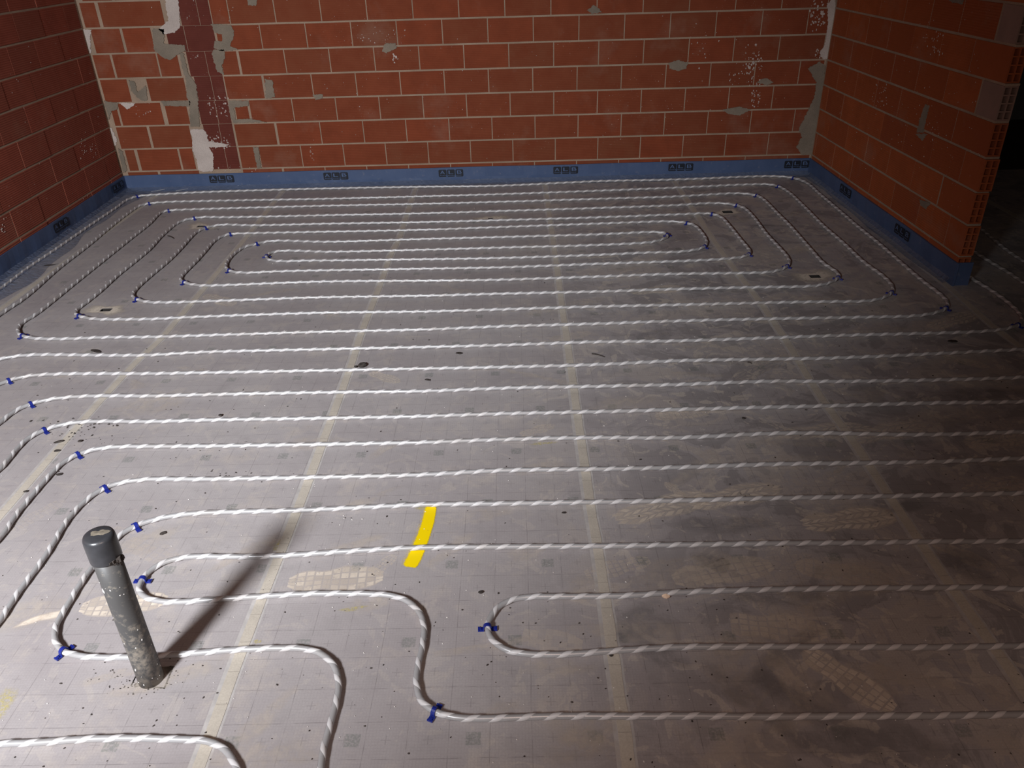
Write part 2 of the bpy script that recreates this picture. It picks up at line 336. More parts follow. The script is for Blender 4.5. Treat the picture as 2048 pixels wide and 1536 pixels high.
wr = wall_core('wall_right', RIGHT, -0.02, 2.085, Z0+TOP*CH, 0.0018, 0.068)
RJ = {-1: [.25,.58,.91,1.24,1.57,1.90], 0: [.063,.421,.751,1.067,1.390,1.722,2.050], 1: [.250,.588,.916,1.245,1.568,1.895], 2: [.136,.424,.744,1.07,1.381,1.711,2.036],
      3: [.266,.582,.899,1.228,1.549,1.877], 4: [.09,.417,.742,1.058,1.377,1.700,2.030], 5: [.278,.606,.921,1.230,1.558,1.878], 6: [.07,.406,.732,1.068,1.378,1.694,2.043]}
ends = {-1: 2.215, 0: 2.222, 1: 2.215, 2: 2.226, 3: 2.214, 4: 2.212, 5: 2.206, 6: 2.204}
for k in range(-1, TOP):
    z0, z1 = (-0.005, Z0-0.006) if k < 0 else course(k)
    js = RJ.get(k, RJ[5 if k % 2 else 6]); e = ends.get(k, 2.21); cur = 0.028
    wide = {6: .016, 4: .012, 1: .012}.get(k, 0.0035)
    for i, j in enumerate(js+[e]):
        last = i == len(js); gap = wide if i == len(js)-1 else 0.0035
        b = e if last else j-gap
        if b-cur > 0.03:
            if last:
                gm = M_BRICK_G if k in (4, 6) else M_BRICK_R
                brick(RIGHT, wr, cur, b, z0, z1, gm, hollow=True, name='hollow_end_brick', label='end brick smeared grey with mortar, its hollow cells open' if k in (4, 6) else 'end brick with its hollow cells open', jit=0.6)
            else: brick(RIGHT, wr, cur, b, z0, z1, M_BRICK_R)
        cur = j+0.0035
# bed mortar that shows at the wall's free end
vs, fs = [], []
for k in range(0, TOP):
    z = Z0+k*CH; v, f = box_data(2.05, 0.0012, z-0.0055, 2.212+random.uniform(-.004, .006), 0.069, z+0.0055, len(vs)); vs += v; fs += f
me = mesh('bed_mortar', vs, fs); me.transform(RIGHT.M); o = link('bed_mortar', me, M_MORTAR, wr); o['kind'] = 'stuff'

# patches of mortar and plaster on the wall faces
def patch(pl, parent, pts, mat, name, label, th=0.006, jag=0.005, off=0.0):
    P = [Vector(pl.hit(*q)) for q in pts]; out = []
    for i in range(len(P)):
        a, b = P[i], P[(i+1) % len(P)]; n = max(2, int((b-a).length/0.008))
        for j in range(n):
            q = a.lerp(b, j/n); out.append(q+Vector((random.uniform(-jag, jag), random.uniform(-jag*.6, jag*.6))))
    bm = bmesh.new(); top = [bm.verts.new((q.x, -th-off, q.y)) for q in out]; f = bm.faces.new(top)
    r = bmesh.ops.extrude_face_region(bm, geom=[f]); ex = [v for v in r['geom'] if isinstance(v, bmesh.types.BMVert)]
    for v in ex: v.co.y = 0.004
    bmesh.ops.triangulate(bm, faces=bm.faces[:]); bmesh.ops.recalc_face_normals(bm, faces=bm.faces[:])
    me = bpy.data.meshes.new(name); bm.to_mesh(me); bm.free(); me.transform(pl.M)
    o = link(name, me, mat, parent); o['label'] = label; return o
c1 = lambda l: [(x*.3418, y*.3418) for x, y in l]
c2 = lambda l: [(500+x*.3418, y*.3418) for x, y in l]
c3 = lambda l: [(1000+x*.3418, y*.3418) for x, y in l]
c4 = lambda l: [(1500+x*.2676, y*.2676) for x, y in l]
mp = 'mortar_patch'; pp = 'plaster_patch'
for pts, m, nm, lb in [
    (c1([(895,165),(960,170),(965,200),(960,255),(1080,265),(1090,295),(1040,320),(1000,350),(960,340),(925,310),(905,300),(895,230)]), M_PATCH, mp, 'grey mortar smear left of the old chase'),
    (c1([(965,-60),(1035,-60),(1050,60),(1055,160),(1020,190),(960,200),(930,170),(950,150),(985,120),(975,50)]), M_PLASTER, pp, 'white plaster blob at the top of the chase'),
    (c1([(1235,140),(1350,145),(1370,175),(1365,230),(1345,265),(1395,290),(1300,300),(1250,280),(1260,240),(1300,240),(1300,200),(1260,190)]), M_PATCH, mp, 'mortar smear right of the chase, upper'),
    (c1([(1250,290),(1310,290),(1320,330),(1300,380),(1310,435),(1275,420),(1255,370),(1240,310)]), M_PATCH, mp, 'mortar smear right of the chase, lower'),
    (c1([(1050,310),(1075,310),(1100,420),(1150,500),(1160,590),(1170,740),(1115,740),(1110,610),(1095,560),(1090,470),(1070,400)]), M_PATCH, mp, 'long mortar smear down the left edge of the chase'),
    (c1([(940,590),(1112,590),(1112,622),(960,618)]), M_PATCH, mp, 'mortar above a brick left of the chase'),
    (c1([(1115,755),(1190,755),(1215,790),(1220,825),(1340,845),(1320,860),(1225,860),(1250,900),(1250,1000),(1190,1005),(1160,990),(1150,930),(1130,880),(1125,810)]), M_PLASTER, pp, 'white plaster blob at the foot of the chase'),
    (c1([(480,170),(535,175),(530,230),(535,310),(515,330),(505,270),(490,230)]), M_PLASTER, pp, 'white plaster in the left corner'),
    (c1([(608,590),(690,600),(690,640),(655,650),(640,700),(622,640)]), M_PATCH, mp, 'mortar lump in the left corner'),
    (c1([(636,745),(655,750),(685,815),(680,850),(656,850)]), M_PLASTER, pp, 'pale plaster lump low in the left corner'),
    (c1([(694,870),(715,880),(745,1000),(722,1010)]), M_PATCH, mp, 'mortar fillet at the foot of the left corner'),
    (c1([(755,470),(790,478),(805,540),(855,500),(862,588),(835,590),(800,565),(770,530)]), M_PATCH, mp, 'mortar filling a broken brick'),
    (c1([(1550,460),(1595,470),(1610,570),(1555,575)]), M_PATCH, mp, 'upright mortar smear between two bricks'),
    (c1([(1340,588),(1455,590),(1455,618),(1372,630),(1376,698),(1470,695),(1560,715),(1365,718),(1345,660)]), M_PATCH, mp, 'mortar around a small brick piece'),
    (c1([(1482,860),(1512,862),(1530,980),(1507,985)]), M_PATCH, mp, 'wide upright joint near the floor'),
    (c1([(700,600),(790,603),(775,625),(745,638)]), M_PLASTER, pp, 'small plaster splash'),
    (c1([(1440,-20),(1505,-20),(1500,35),(1455,30)]), M_PATCH, mp, 'mortar smear high on the wall'),
    (c2([(365,555),(430,550),(425,575),(385,585)]), M_PATCH, mp, 'mortar lump below a bed joint'),
    (c2([(790,255),(850,250),(860,280),(800,310),(770,300)]), M_PATCH, mp, 'round mortar smear'),
    (c3([(510,60),(545,30),(560,35),(595,70),(540,80)]), M_PATCH, mp, 'mortar smear at a joint'),
    (c3([(985,370),(1040,350),(1100,365),(1090,400),(1040,415),(990,400)]), M_PATCH, mp, 'mortar smear under a bed joint'),
    (c3([(1300,640),(1400,625),(1470,640),(1400,675),(1330,665)]), M_PATCH, mp, 'flat mortar smear'),
    (c3([(1500,480),(1550,455),(1600,480),(1560,500)]), M_PATCH, mp, 'mortar smear beside the white flecks'),
    (c3([(1745,760),(1800,650),(1840,560),(1850,480),(1800,400),(1870,360),(1900,380),(1885,600),(1850,780),(1825,905),(1760,905),(1735,860),(1765,800)]), M_PATCH, mp, 'tall brown mortar smear in the right corner'),
    (c3([(1915,20),(1960,-20),(1962,60),(1942,200),(1925,340),(1890,350),(1868,310),(1900,260),(1918,150)]), M_PLASTER, pp, 'white plaster drips down the right corner')]:
    patch(BACK, wb, pts, m, nm, lb)
for pts, m, lb in [(c4([(1310,780),(1342,790),(1322,880),(1298,990),(1250,990),(1270,900)]), M_PATCH, 'upright mortar smear between two bricks'),
                   (c4([(1240,1000),(1330,1000),(1290,1050)]), M_PATCH, 'mortar splash under it'),
                   (c4([(1270,1490),(1350,1520),(1320,1560),(1280,1540)]), M_PATCH, 'small mortar smear'),
                   (c4([(1480,-10),(1600,0),(1590,30),(1520,20)]), M_PATCH, 'mortar smear high on the wall')]:
    patch(RIGHT, wr, pts, m, mp, lb, 0.004)
def flecks(pl, parent, boxes, label):
    vs, fs = [], []
    for (u0, v0, u1, v1, n, sz) in boxes:
        for _ in range(n):
            u = random.uniform(u0, u1); v = random.gauss((v0+v1)/2, (v1-v0)/3.2); s, z = pl.hit(u, v)
            k = random.randint(5, 7); a0 = random.random()*6; i = len(vs); r = sz*random.uniform(.2, .75)
            vs.append((s, -0.0042, z))
            for q in range(k):
                a = a0+q*6.283/k; rr = r*random.uniform(.5, 1.2); vs.append((s+rr*math.cos(a), -0.0015, z+rr*math.sin(a)*1.2))
            fs += [(i, i+1+q, i+1+(q+1) % k) for q in range(k)]
    me = mesh('plaster_flecks', vs, fs); me.transform(pl.M); o = link('plaster_flecks', me, M_PLASTER, parent); o['kind'] = 'stuff'; o['label'] = label
flecks(BACK, wb, [(1490,100,1525,150,60,.012),(1455,125,1500,165,26,.008),(1503,165,1510,215,26,.008),(1513,165,1521,215,24,.008),(1380,60,1440,125,18,.008),
    (1620,0,1650,60,60,.012),(1630,95,1650,120,24,.01),(715,55,810,90,34,.007),(785,112,797,126,8,.012),(415,190,460,230,40,.009),(420,270,460,300,40,.009),(380,110,400,120,6,.012),
    (420,330,520,345,20,.008),(300,10,470,60,26,.006),(270,205,310,240,14,.007),(620,290,628,330,12,.006),(500,40,1600,320,220,.0045)], 'white plaster flecks')
flecks(RIGHT, wr, [(1850,60,1890,110,30,.008),(1745,160,1775,215,26,.007),(1855,245,1880,280,16,.006),(1680,30,1960,380,120,.0045)], 'white plaster flecks')
flecks(LEFT, wl, [(160,285,195,315,26,.006),(0,430,14,470,10,.008),(10,40,230,400,50,.004)], 'white plaster flecks')

# ------------------------------------------------------------ perimeter strip of blue foam with its black print
SH = 0.125
def strip(name, pl, s0, s1, parent=None, label=None, lip=0.0, fillet=True):
    vs, fs = [], []; n = max(2, int((s1-s0)/0.05)); T = 0.009
    for i in range(n+1):
        s = s0+(s1-s0)*i/n; wv = 0.0018*math.sin(s*9)+0.001*math.sin(s*31); h = SH+0.0015*math.sin(s*5.1)
        for y, z in ((0, 0), (0, h), (-T+wv, h), (-T+wv*1.4, h*.4), (-T, 0.0)): vs.append((s, y, z))
    for i in range(n):
        for j in range(4): a = i*5+j; fs.append((a, a+5, a+6, a+1))
    fs += [tuple(range(5)), tuple(n*5+q for q in range(4, -1, -1))]
    me = mesh(name, vs, fs); me.transform(pl.M); o = link(name, me, M_FOAM, parent)
    if not parent: o['kind'] = 'structure'
    if label: o['label'] = label
    return o
sb = strip('baseboard_back', BACK, 0.0, 5.308)
sl = strip('baseboard_left', LEFT, 0.0, 5.4)
sr = strip('baseboard_right', RIGHT, 0.0, 2.243)
ENDP = Plane((RIGHT.P+RIGHT.d*2.226+RIGHT.n*0.009)[:2], (RIGHT.P+RIGHT.d*2.226-RIGHT.n*0.078)[:2])
strip('wrapped_end', ENDP, 0.0, 0.087, sr, 'blue strip folded round the free end of the wall')
OUT = Plane((RIGHT.P-RIGHT.n*0.070)[:2], (RIGHT.P-RIGHT.n*0.070+RIGHT.d)[:2], -1)

fontcache = {}
def letter_mesh(ch):
    if ch in fontcache: return fontcache[ch]
    cu = bpy.data.curves.new('letter', 'FONT'); cu.body = ch; cu.size = 1.0; cu.extrude = 0.0; cu.offset = 0.0
    ob = bpy.data.objects.new('tmp', cu); COL.objects.link(ob)
    bpy.context.view_layer.update()
    me = bpy.data.meshes.new_from_object(ob.evaluated_get(bpy.context.evaluated_depsgraph_get())); bpy.data.objects.remove(ob)
    v = np.array([q.co[:] for q in me.vertices]); mn, mx = v.min(0), v.max(0)
    for q in me.vertices: q.co = ((q.co.x-(mn[0]+mx[0])/2)/(mx[0]-mn[0]), 0, (q.co.y-(mn[1]+mx[1])/2)/(mx[1]-mn[1]))
    me.materials.append(M_INKLET); fontcache[ch] = me; return me
def logo(pl, parent, s, z=0.083, W=0.196, H=0.056, rev=False):
    d0 = pl.M @ Matrix.Translation((s, -0.0135, z))
    cw = W/3; vs, fs = [], []
    for i in range(3):
        x0 = -W/2+i*cw+0.003; x1 = x0+cw-0.006; b = 0.006; i0 = len(vs)
        for x, zz in ((x0+b, -H/2), (x1-b, -H/2), (x1, -H/2+b), (x1, H/2-b), (x1-b, H/2), (x0+b, H/2), (x0, H/2-b), (x0, -H/2+b)): vs.append((x, 0, zz))
        fs.append(tuple(range(i0, i0+8)))
    # small line of print across the foot of the mark
    me = mesh('printed_mark', vs, fs); o = link('printed_mark', me, M_INK, parent); o.matrix_local = d0
    for i, ch in enumerate('ALB'):
        kx = -1 if rev else 1
        l = bpy.data.objects.new('letter', letter_mesh(ch)); COL.objects.link(l); l.parent = o
        l.matrix_local = Matrix.Translation((kx*(-W/2+(i+.5)*cw), -0.0006, 0.007)) @ Matrix.Diagonal((kx*0.036, 1, 0.026, 1))
    v2, f2 = [], []
    for i in range(22):
        x = -W/2+0.014+i*(W-0.03)/22
        a = len(v2); hh = 0.0035 if i % 3 else 0.005
        v2 += [(x, -0.0006, -H/2+0.009), (x+0.004, -0.0006, -H/2+0.009), (x+0.004, -0.0006, -H/2+0.009+hh), (x, -0.0006, -H/2+0.009+hh)]; f2.append((a, a+1, a+2, a+3))
    l = link('small_print', mesh('small_print', v2, f2), M_INKLET, o)
for u, v in [(444, 356), (672, 350), (902, 344), (1131, 338.5), (1361, 331.5), (1593, 324)]: logo(BACK, sb, BACK.hit(u, v)[0])
for u, v in [(233, 373), (117, 445)]: logo(LEFT, sl, LEFT.hit(u, v)[0], rev=True)
for k in (2.1, 3.0, 3.9): logo(LEFT, sl, k+0.45, rev=True)
for u, v in [(1694, 384), (1807, 470)]: logo(RIGHT, sr, RIGHT.hit(u, v)[0], rev=False)
def flap(pl, parent, s0, s1, wd, seed):
    rnd = random.Random(seed); n = int((s1-s0)/0.012); m = 7; vs, fs = [], []
    for i in range(n+1):
        s = s0+(s1-s0)*i/n; wloc = wd*(1+0.22*math.sin(s*3.3+seed)+0.1*math.sin(s*11))
        for j in range(m):
            q = j/(m-1); y = -0.0095-wloc*q; z = 0.030*(1-q)**3+0.0016+rnd.uniform(0, 0.0065 if j < 4 else .0026)*(1 if 0 < j < m-1 else .3)
            vs.append((s, y+rnd.uniform(-.002, .002), z))
    for i in range(n):
        for j in range(m-1): a = i*m+j; fs.append((a, a+1, a+m+1, a+m))
    me = mesh('foil_flap', vs, fs, True); me.transform(pl.M); o = link('foil_flap', me, M_FLAP, parent); o['label'] = 'clear wrinkled foil lying from the strip onto the floor'
flap(BACK, sb, 0.01, 5.3, 0.075, 1); flap(LEFT, sl, 0.01, 5.3, 0.15, 2); flap(RIGHT, sr, 0.05, 2.2, 0.04, 3)

# ------------------------------------------------------------ floor: slab, insulation panels, joint tape
v, f = box_data(-3.2, -0.6, -0.20, 5.2, 8.0, -0.032)
floor = tag(link('floor', mesh('floor', v, f), M_SLAB), kind='structure')
seam_px = {0: [(571,376),(465,510),(307,696),(290,705),(171,835),(17,1013)],
 1: [(823,400),(798,481),(782,507),(759,574),(720,672),(707,719),(600,1007),(541,1157),(478,1314),(405,1516)],
 2: [(1090,370),(1110,507),(1125.5,620),(1144,753),(1161,876),(1178.5,996),(1206,1157),(1223,1297),(1244,1419),(1255,1523)],
 3: [(1355,372),(1447,510),(1519,603),(1570,678),(1645,801),(1707,883),(1758,961),(1795,1017),(1871,1129),(1952,1244),(2039,1366)],
 4: [(1909,584),(1995,661),(2046,696)]}
YS = np.arange(-0.5, 6.078, 0.05); YS = np.append(YS, 6.076)
def seam_x(k):
    if k not in seam_px:
        base = {-1: -2.77, 5: 3.24, 6: 4.24}[k]; return np.full(len(YS), base)
    P = sorted([tuple(at(*q)[:2]) for q in seam_px[k]], key=lambda q: q[1]); ys = [q[1] for q in P]; xs = [q[0] for q in P]
    r = np.interp(YS, ys, xs); ksm = np.ones(5)/5; return np.convolve(np.pad(r, 2, mode='edge'), ksm, 'valid')
SX = {k: seam_x(k) for k in range(-1, 7)}
slots = [((402, 453), .050, .030), ((212, 620), .055, .035), ((1455, 424), .065, .050), ((1630, 553), .055, .040), ((981, 437), .03, .018)]
def prism_cut(cx, cy, hx, hy, rot=0):
    v, f = box_data(-hx, -hy, -0.050, hx, hy, 0.05); me = mesh('cut', v, f)
    me.transform(Matrix.Translation((cx, cy, 0)) @ Matrix.Rotation(rot, 4, 'Z')); me.materials.append(M_FLOOR); me.materials.append(M_PIT)
    for q in me.polygons: q.material_index = 1
    return link('cut', me, None)
BP = at(303, 1358)                         # foot of the standing waste pipe
def panel(k0, k1, xl=None, xr=None):
    A = SX[k0] if xl is None else np.full(len(YS), xl); B = SX[k1] if xr is None else np.full(len(YS), xr)
    g = 0.0012; T = 0.030; vs = []; n = len(YS); m = 6
    for i, y in enumerate(YS):
        for j in range(m): x = A[i]+g+(B[i]-A[i]-2*g)*j/(m-1); vs.append((x, y, 0.0))
    b = len(vs)
    for i, y in enumerate(YS):
        for j in (0, m-1): vs.append((A[i]+g if j == 0 else B[i]-g, y, -T))
    fs = [(i*m+j, i*m+j+1, (i+1)*m+j+1, (i+1)*m+j) for i in range(n-1) for j in range(m-1)]
    for i in range(n-1):
        fs += [(b+2*i, b+2*i+2, b+2*i+3, b+2*i+1), (i*m, (i+1)*m, b+2*i+2, b+2*i), (i*m+m-1, b+2*i+1, b+2*i+3, (i+1)*m+m-1)]
    fs += [tuple([b, b+1]+[q for q in range(m-1, -1, -1)]), tuple([b+2*n-1, b+2*n-2]+[(n-1)*m+q for q in range(m)])]
    bm = bmesh.new(); V = [bm.verts.new(q) for q in vs]; bm.verts.ensure_lookup_table()
    for q in fs: bm.faces.new([V[i] for i in q])
    bmesh.ops.recalc_face_normals(bm, faces=bm.faces[:]); me = bpy.data.meshes.new('insulation_panel'); bm.to_mesh(me); bm.free()
    o = link('insulation_panel', me, M_FLOOR, floor); me.materials.append(M_PIT)
    xm0, xm1 = min(A), max(B); cuts = []
    for (px, hx, hy) in slots:
        c = at(*px)
        if xm0+.02 < c.x < xm1-.02 and abs(c.x-(xm0+xm1)/2) < .55: cuts.append(prism_cut(c.x, c.y, hx/2, hy/2, random.uniform(-.2, .2)))
    if xm0 < BP.x < xm1:
        for p, q, wd in [((268,1371),(328,1376),.0022),((328,1378),(346,1334),.0022),((262,1372),(280,1336),.0018),((322,1337),(346,1336),.006)]:
            a, b2 = at(*p), at(*q); d = b2-a; cuts.append(prism_cut((a.x+b2.x)/2, (a.y+b2.y)/2, d.length/2, wd, math.atan2(d.y, d.x)))
        c = at(277, 1369); cuts.append(prism_cut(c.x, c.y, .009, .007, .3)); c = at(334, 1341); cuts.append(prism_cut(c.x, c.y, .012, .012, .5))
    if cuts:
        for i, c in enumerate(cuts):
            md = o.modifiers.new('b%d' % i, 'BOOLEAN'); md.operation = 'DIFFERENCE'; md.object = c; md.solver = 'EXACT'
        bpy.context.view_layer.update()
        nm = bpy.data.meshes.new_from_object(o.evaluated_get(bpy.context.evaluated_depsgraph_get())); o.modifiers.clear(); o.data = nm; nm.name = 'insulation_panel'
        if not nm.materials: nm.materials.append(M_FLOOR)
        for c in cuts: bpy.data.objects.remove(c)
    return o
panel(-1, -1, -3.03, -2.77); panel(-1, 0); panel(0, 1); panel(1, 2); panel(2, 3); panel(3, 4, None, None)
panel(4, 5); panel(5, 6)
def tape(k, hw, wander):
    rnd = random.Random(k*7+3); A = SX[k]; Y = np.arange(-0.45, 6.0, 0.02); X = np.interp(Y, YS, A); vs, fs = [], []
    d = 0; r = []
    for i in range(len(Y)):
        d = 0.93*d+rnd.uniform(-1, 1)*wander; r.append(d)
    for i, y in enumerate(Y):
        l, rr = X[i]-hw, X[i]+hw+r[i]*(1.0 if k >= 2 else .4)
        lw = l-0.011
        for x, z in ((lw, 0.0004), (l, 0.0007), (l, 0.0011), (rr, 0.0012), (rr, 0.0002), (rr+0.007, 0.0002)): vs.append((x, y, z))
    n = 6; edge = []; main = []
    for i in range(len(Y)-1):
        for j in range(n-1):
            q = (i*n+j, i*n+j+1, (i+1)*n+j+1, (i+1)*n+j); (edge if j in (0, 4) else main).append(q)
    o = link('joint_tape', mesh('joint_tape', vs, main), M_TAPE, floor)
    e = link('film_lip', mesh('film_lip', vs, edge), M_FILM_EDGE, o)
for k in (0, 1, 2, 3, 4): tape(k, 0.0155, 0.0011)
tape(5, 0.0155, 0.0011); tape(-1, 0.0155, 0.0011)

# ------------------------------------------------------------ stains, dust and paint lying on the panels
ZD = [0.0004]
def put_decal(name, vs, fs, cov, mat, label=None):
    ZD[0] += 0.000004
    me = mesh(name, [(x, y, z if z else ZD[0]) for x, y, z in vs], fs); at_ = me.attributes.new('cover', 'FLOAT', 'POINT'); at_.data.foreach_set('value', cov)
    o = link(name, me, mat, floor)
    if label: o['label'] = label
    return o
def blob(px, rx, ry, rot, mat, name, label=None, z=0, seed=0):
    c = at(*px); rnd = random.Random(seed); vs = [(c.x, c.y, z)]; cov = [1.0]; fs = []; N = 22
    ph = [rnd.uniform(0, 6) for _ in range(3)]
    for ring, (rr, cv) in enumerate(((.55, .9), (1.0, 0.0))):
        for i in range(N):
            a = 6.283*i/N; k = rr*(1+.22*math.sin(2*a+ph[0])+.14*math.sin(3*a+ph[1])+.08*math.sin(5*a+ph[2]))
            x, y = rx*k*math.cos(a), ry*k*math.sin(a); vs.append((c.x+x*math.cos(rot)-y*math.sin(rot), c.y+x*math.sin(rot)+y*math.cos(rot), z)); cov.append(cv)
    for i in range(N):
        j = (i+1) % N; fs += [(0, 1+i, 1+j), (1+i, 1+N+i, 1+N+j, 1+j)]
    return put_decal(name, vs, fs, cov, mat, label)
def sole_w(t): return 0.056*(math.sin(math.pi*min(1, max(0, t)))**0.35)*(1-0.32*math.exp(-((t-.38)/.13)**2))
def footprint(p0, p1, style, seed, part=(0, 1), strength=1.0):     # heel and toe pixels of a dusty sole mark
    a, b = at(*p0), at(*p1); L = (b-a).length; d = (b-a).normalized(); n = Vector((-d.y, d.x, 0)); k = L/0.30 if L < .30 else 1.0
    rnd = random.Random(seed); vs, fs, cov = [], [], []
    def quad(q, cv):
        i = len(vs)
        for (t, s) in q:
            P = a+d*(t*L)+n*s; vs.append((P.x, P.y, 0)); cov.append(cv*rnd.uniform(.7, 1))
        fs.append(tuple(range(i, i+len(q))))
    nt = 11; ns = 4
    for i in range(nt):
        t0, t1 = i/nt, (i+1)/nt
        if t1 < part[0] or t0 > part[1]: continue
        g = 0.10/nt
        for j in range(ns):
            s0, s1 = -1+2*j/ns, -1+2*(j+1)/ns; w0, w1 = sole_w(t0+.02)*k, sole_w(t1-.02)*k
            cv = strength*rnd.choice((1, 1, .9, .75, .4))
            if style == 'chevron':
                sk = 0.35/nt*(1 if j in (0, 3) else -1); g2 = .3/nt; o0, o1 = (-sk, sk) if j < 2 else (sk, -sk)
                quad([(t0+g2+o0, (s0+.08)*w0), (t0+g2+o1, (s1-.08)*w0), (t1-g*.2+o1, (s1-.08)*w1), (t1-g*.2+o0, (s0+.08)*w1)], cv)
            elif style == 'grid':
                quad([(t0+g, (s0+.05)*w0), (t0+g, (s1-.05)*w0), (t1-g, (s1-.05)*w1), (t1-g, (s0+.05)*w1)], cv)
            else: quad([(t0, s0*w0), (t0, s1*w0), (t1, s1*w1), (t1, s0*w1)], cv)
    if style != 'plain' and strength > .4:
        sv = list(cov); n0 = len(fs); cov = [c_ for c_ in cov]; base = strength*.34; m_ = 14; i0 = len(vs)
        for i in range(m_+1):
            t_ = part[0]+(part[1]-part[0])*i/m_
            for sgn in (-1.08, 1.08): P = a+d*(t_*L)+n*(sgn*sole_w(t_)*k); vs.append((P.x, P.y, 0)); cov.append(base)
        fs += [(i0+2*i, i0+2*i+1, i0+2*i+3, i0+2*i+2) for i in range(m_)]
        vs = [(x, y, (ZD[0]+.000004) if q >= i0 else (ZD[0]+.000008)) for q, (x, y, z_) in enumerate(vs)]; ZD[0] += .000008
    put_decal('dusty_footprint', vs, fs, cov, M_DUST)
for i, (p0, p1, st, part, k) in enumerate([
    ((335,1200),(160,1215),'grid',(0,1),.95), ((575,1165),(768,1152),'grid',(0,1),.85), ((790,1110),(720,1170),'grid',(0,.6),.4),
    ((1345,1160),(1545,1128),'grid',(0,1),.6), ((1605,1050),(1795,1028),'chevron',(0,1),.9), ((1605,1300),(1790,1420),'grid',(0,1),.85),
    ((1440,1245),(1655,1265),'grid',(.1,1),.6), ((1370,995),(1330,965),'chevron',(0,1),.6), ((1380,1010),(1560,975),'chevron',(0,1),.8), ((1230,1040),(1420,990),'chevron',(0,1),.8),
    ((1000,1268),(1165,1290),'plain',(.3,1),.35), ((1860,655),(1955,625),'chevron',(0,1),.7), ((1885,712),(1980,735),'chevron',(0,1),.6),
    ((1560,870),(1740,855),'chevron',(0,1),.55), ((1690,880),(1850,850),'chevron',(0,1),.55), ((1470,760),(1600,700),'chevron',(0,1),.3),
    ((1260,585),(1370,575),'chevron',(0,1),.6), ((1170,515),(1230,512),'plain',(0,1),.5), ((740,745),(800,765),'chevron',(0,1),.55), ((1040,870),(1110,850),'chevron',(0,1),.45),
    ((1310,835),(1420,820),'grid',(0,1),.5), ((1590,1130),(1800,1170),'grid',(0,1),.45), ((1860,1080),(1990,1140),'plain',(0,1),.4), ((1540,1310),(1620,1420),'plain',(0,1),.55),
    ((1930,890),(2060,870),'chevron',(0,1),.5), ((1930,985),(2070,960),'chevron',(0,1),.4), ((1300,1120),(1170,1150),'grid',(0,1),.4), ((350,1120),(200,1060),'grid',(0,1),.18),
    ((410,590),(470,610),'grid',(0,1),.5), ((130,1000),(20,1060),'grid',(0,1),.2), ((1100,680),(1180,665),'plain',(0,1),.3), ((1500,640),(1630,640),'plain',(0,1),.25)]):
    footprint(p0, p1, st, i, part, k)
blob((95,1233), .075, .014, 0.25, M_DUST, 'dust_smear', 'pale curved dust trail'); blob((60,1243), .05, .012, .5, M_DUST, 'dust_smear')
rs = random.Random(5)
for i in range(70):
    u = 1300+rs.gauss(0, 1)*420 if i % 3 else rs.uniform(0, 2048); v = rs.uniform(410, 1540)
    if not (0 < u < 2100): continue
    c = at(u, v)
    if c.x > 2.15 and c.y > 3.6 or c.x < -2.85 or c.y > 5.9: continue
    blob((u, v), rs.uniform(.05, .17), rs.uniform(.02, .06), rs.uniform(-.7, .9), M_SMEAR if i % 4 or u < 1200 else M_SMEAR_D, 'dust_smear', seed=i)
for i, (u, v, a, b, r) in enumerate([(1600,1360,.16,.05,-1.1),(1470,1370,.10,.05,-1.0),(1700,1180,.2,.06,.3),(1350,1150,.2,.07,.1),(1500,1500,.2,.08,.4),(1180,1180,.12,.05,0),(1400,690,.25,.05,-.1),(1560,720,.2,.06,.05),
    (250,640,.12,.05,0),(1600,430,.2,.08,-.5),(1480,440,.08,.06,0),(1650,600,.25,.06,.1),(1800,660,.2,.05,0),(1600,500,.15,.06,.2),(1870,840,.25,.08,.2),(1100,620,.2,.06,0),(300,810,.2,.08,.2)]):
    blob((u, v), a, b, r, M_SMEAR, 'dust_smear', seed=100+i)
for i, (u, v, a, b, r) in enumerate([(1500,1400,.16,.05,-1.0),(1620,1420,.18,.06,-.9),(1930,1130,.14,.06,-.6),(1560,1190,.18,.05,0),(1450,1050,.15,.06,.1),(1750,1490,.2,.07,0),(1960,790,.3,.06,0),(1450,580,.2,.05,0)]):
    blob((u, v), a, b, r, M_SMEAR_D, 'wiped_patch', seed=200+i)
slots_half = [(.027, .018), (.030, .020), (.035, .028), (.030, .023), (.018, .012)]
def halo(px, rx, ry, inner, seed):         # dust ring that leaves the cut-out itself open
    c = at(*px); rnd = random.Random(seed); N = 24; ph = [rnd.uniform(0, 6) for _ in range(3)]; vs, fs, cov = [], [], []
    for ring, (t, cv) in enumerate(((0, 1.25), (.35, 1.1), (.7, .45), (1, 0))):
        for i in range(N):
            a = 6.2832*i/N; ca, sa = math.cos(a), math.sin(a); k = min(inner[0]/max(abs(ca), 1e-3), inner[1]/max(abs(sa), 1e-3))
            q = 1+.25*math.sin(2*a+ph[0])+.2*math.sin(3*a+ph[1])+.12*math.sin(7*a+ph[2])
            R0, R1 = k, math.hypot(rx*q*ca, ry*q*sa); r = R0+(max(R1, R0*1.2)-R0)*t; vs.append((c.x+r*ca, c.y+r*sa, .0009)); cov.append(cv)
    for g in range(3):
        for i in range(N): j = (i+1) % N; fs.append((g*N+i, (g+1)*N+i, (g+1)*N+j, g*N+j))
    put_decal('dust_halo', vs, fs, cov, M_HALO, 'pale dust around a small cut-out')
for i, (px, a, b) in enumerate([((402,453),.13,.07),((212,620),.11,.06),((1455,424),.11,.07),((1630,553),.13,.075),((981,437),.13,.05)]):
    halo(px, a, b, slots_half[i], 300+i)
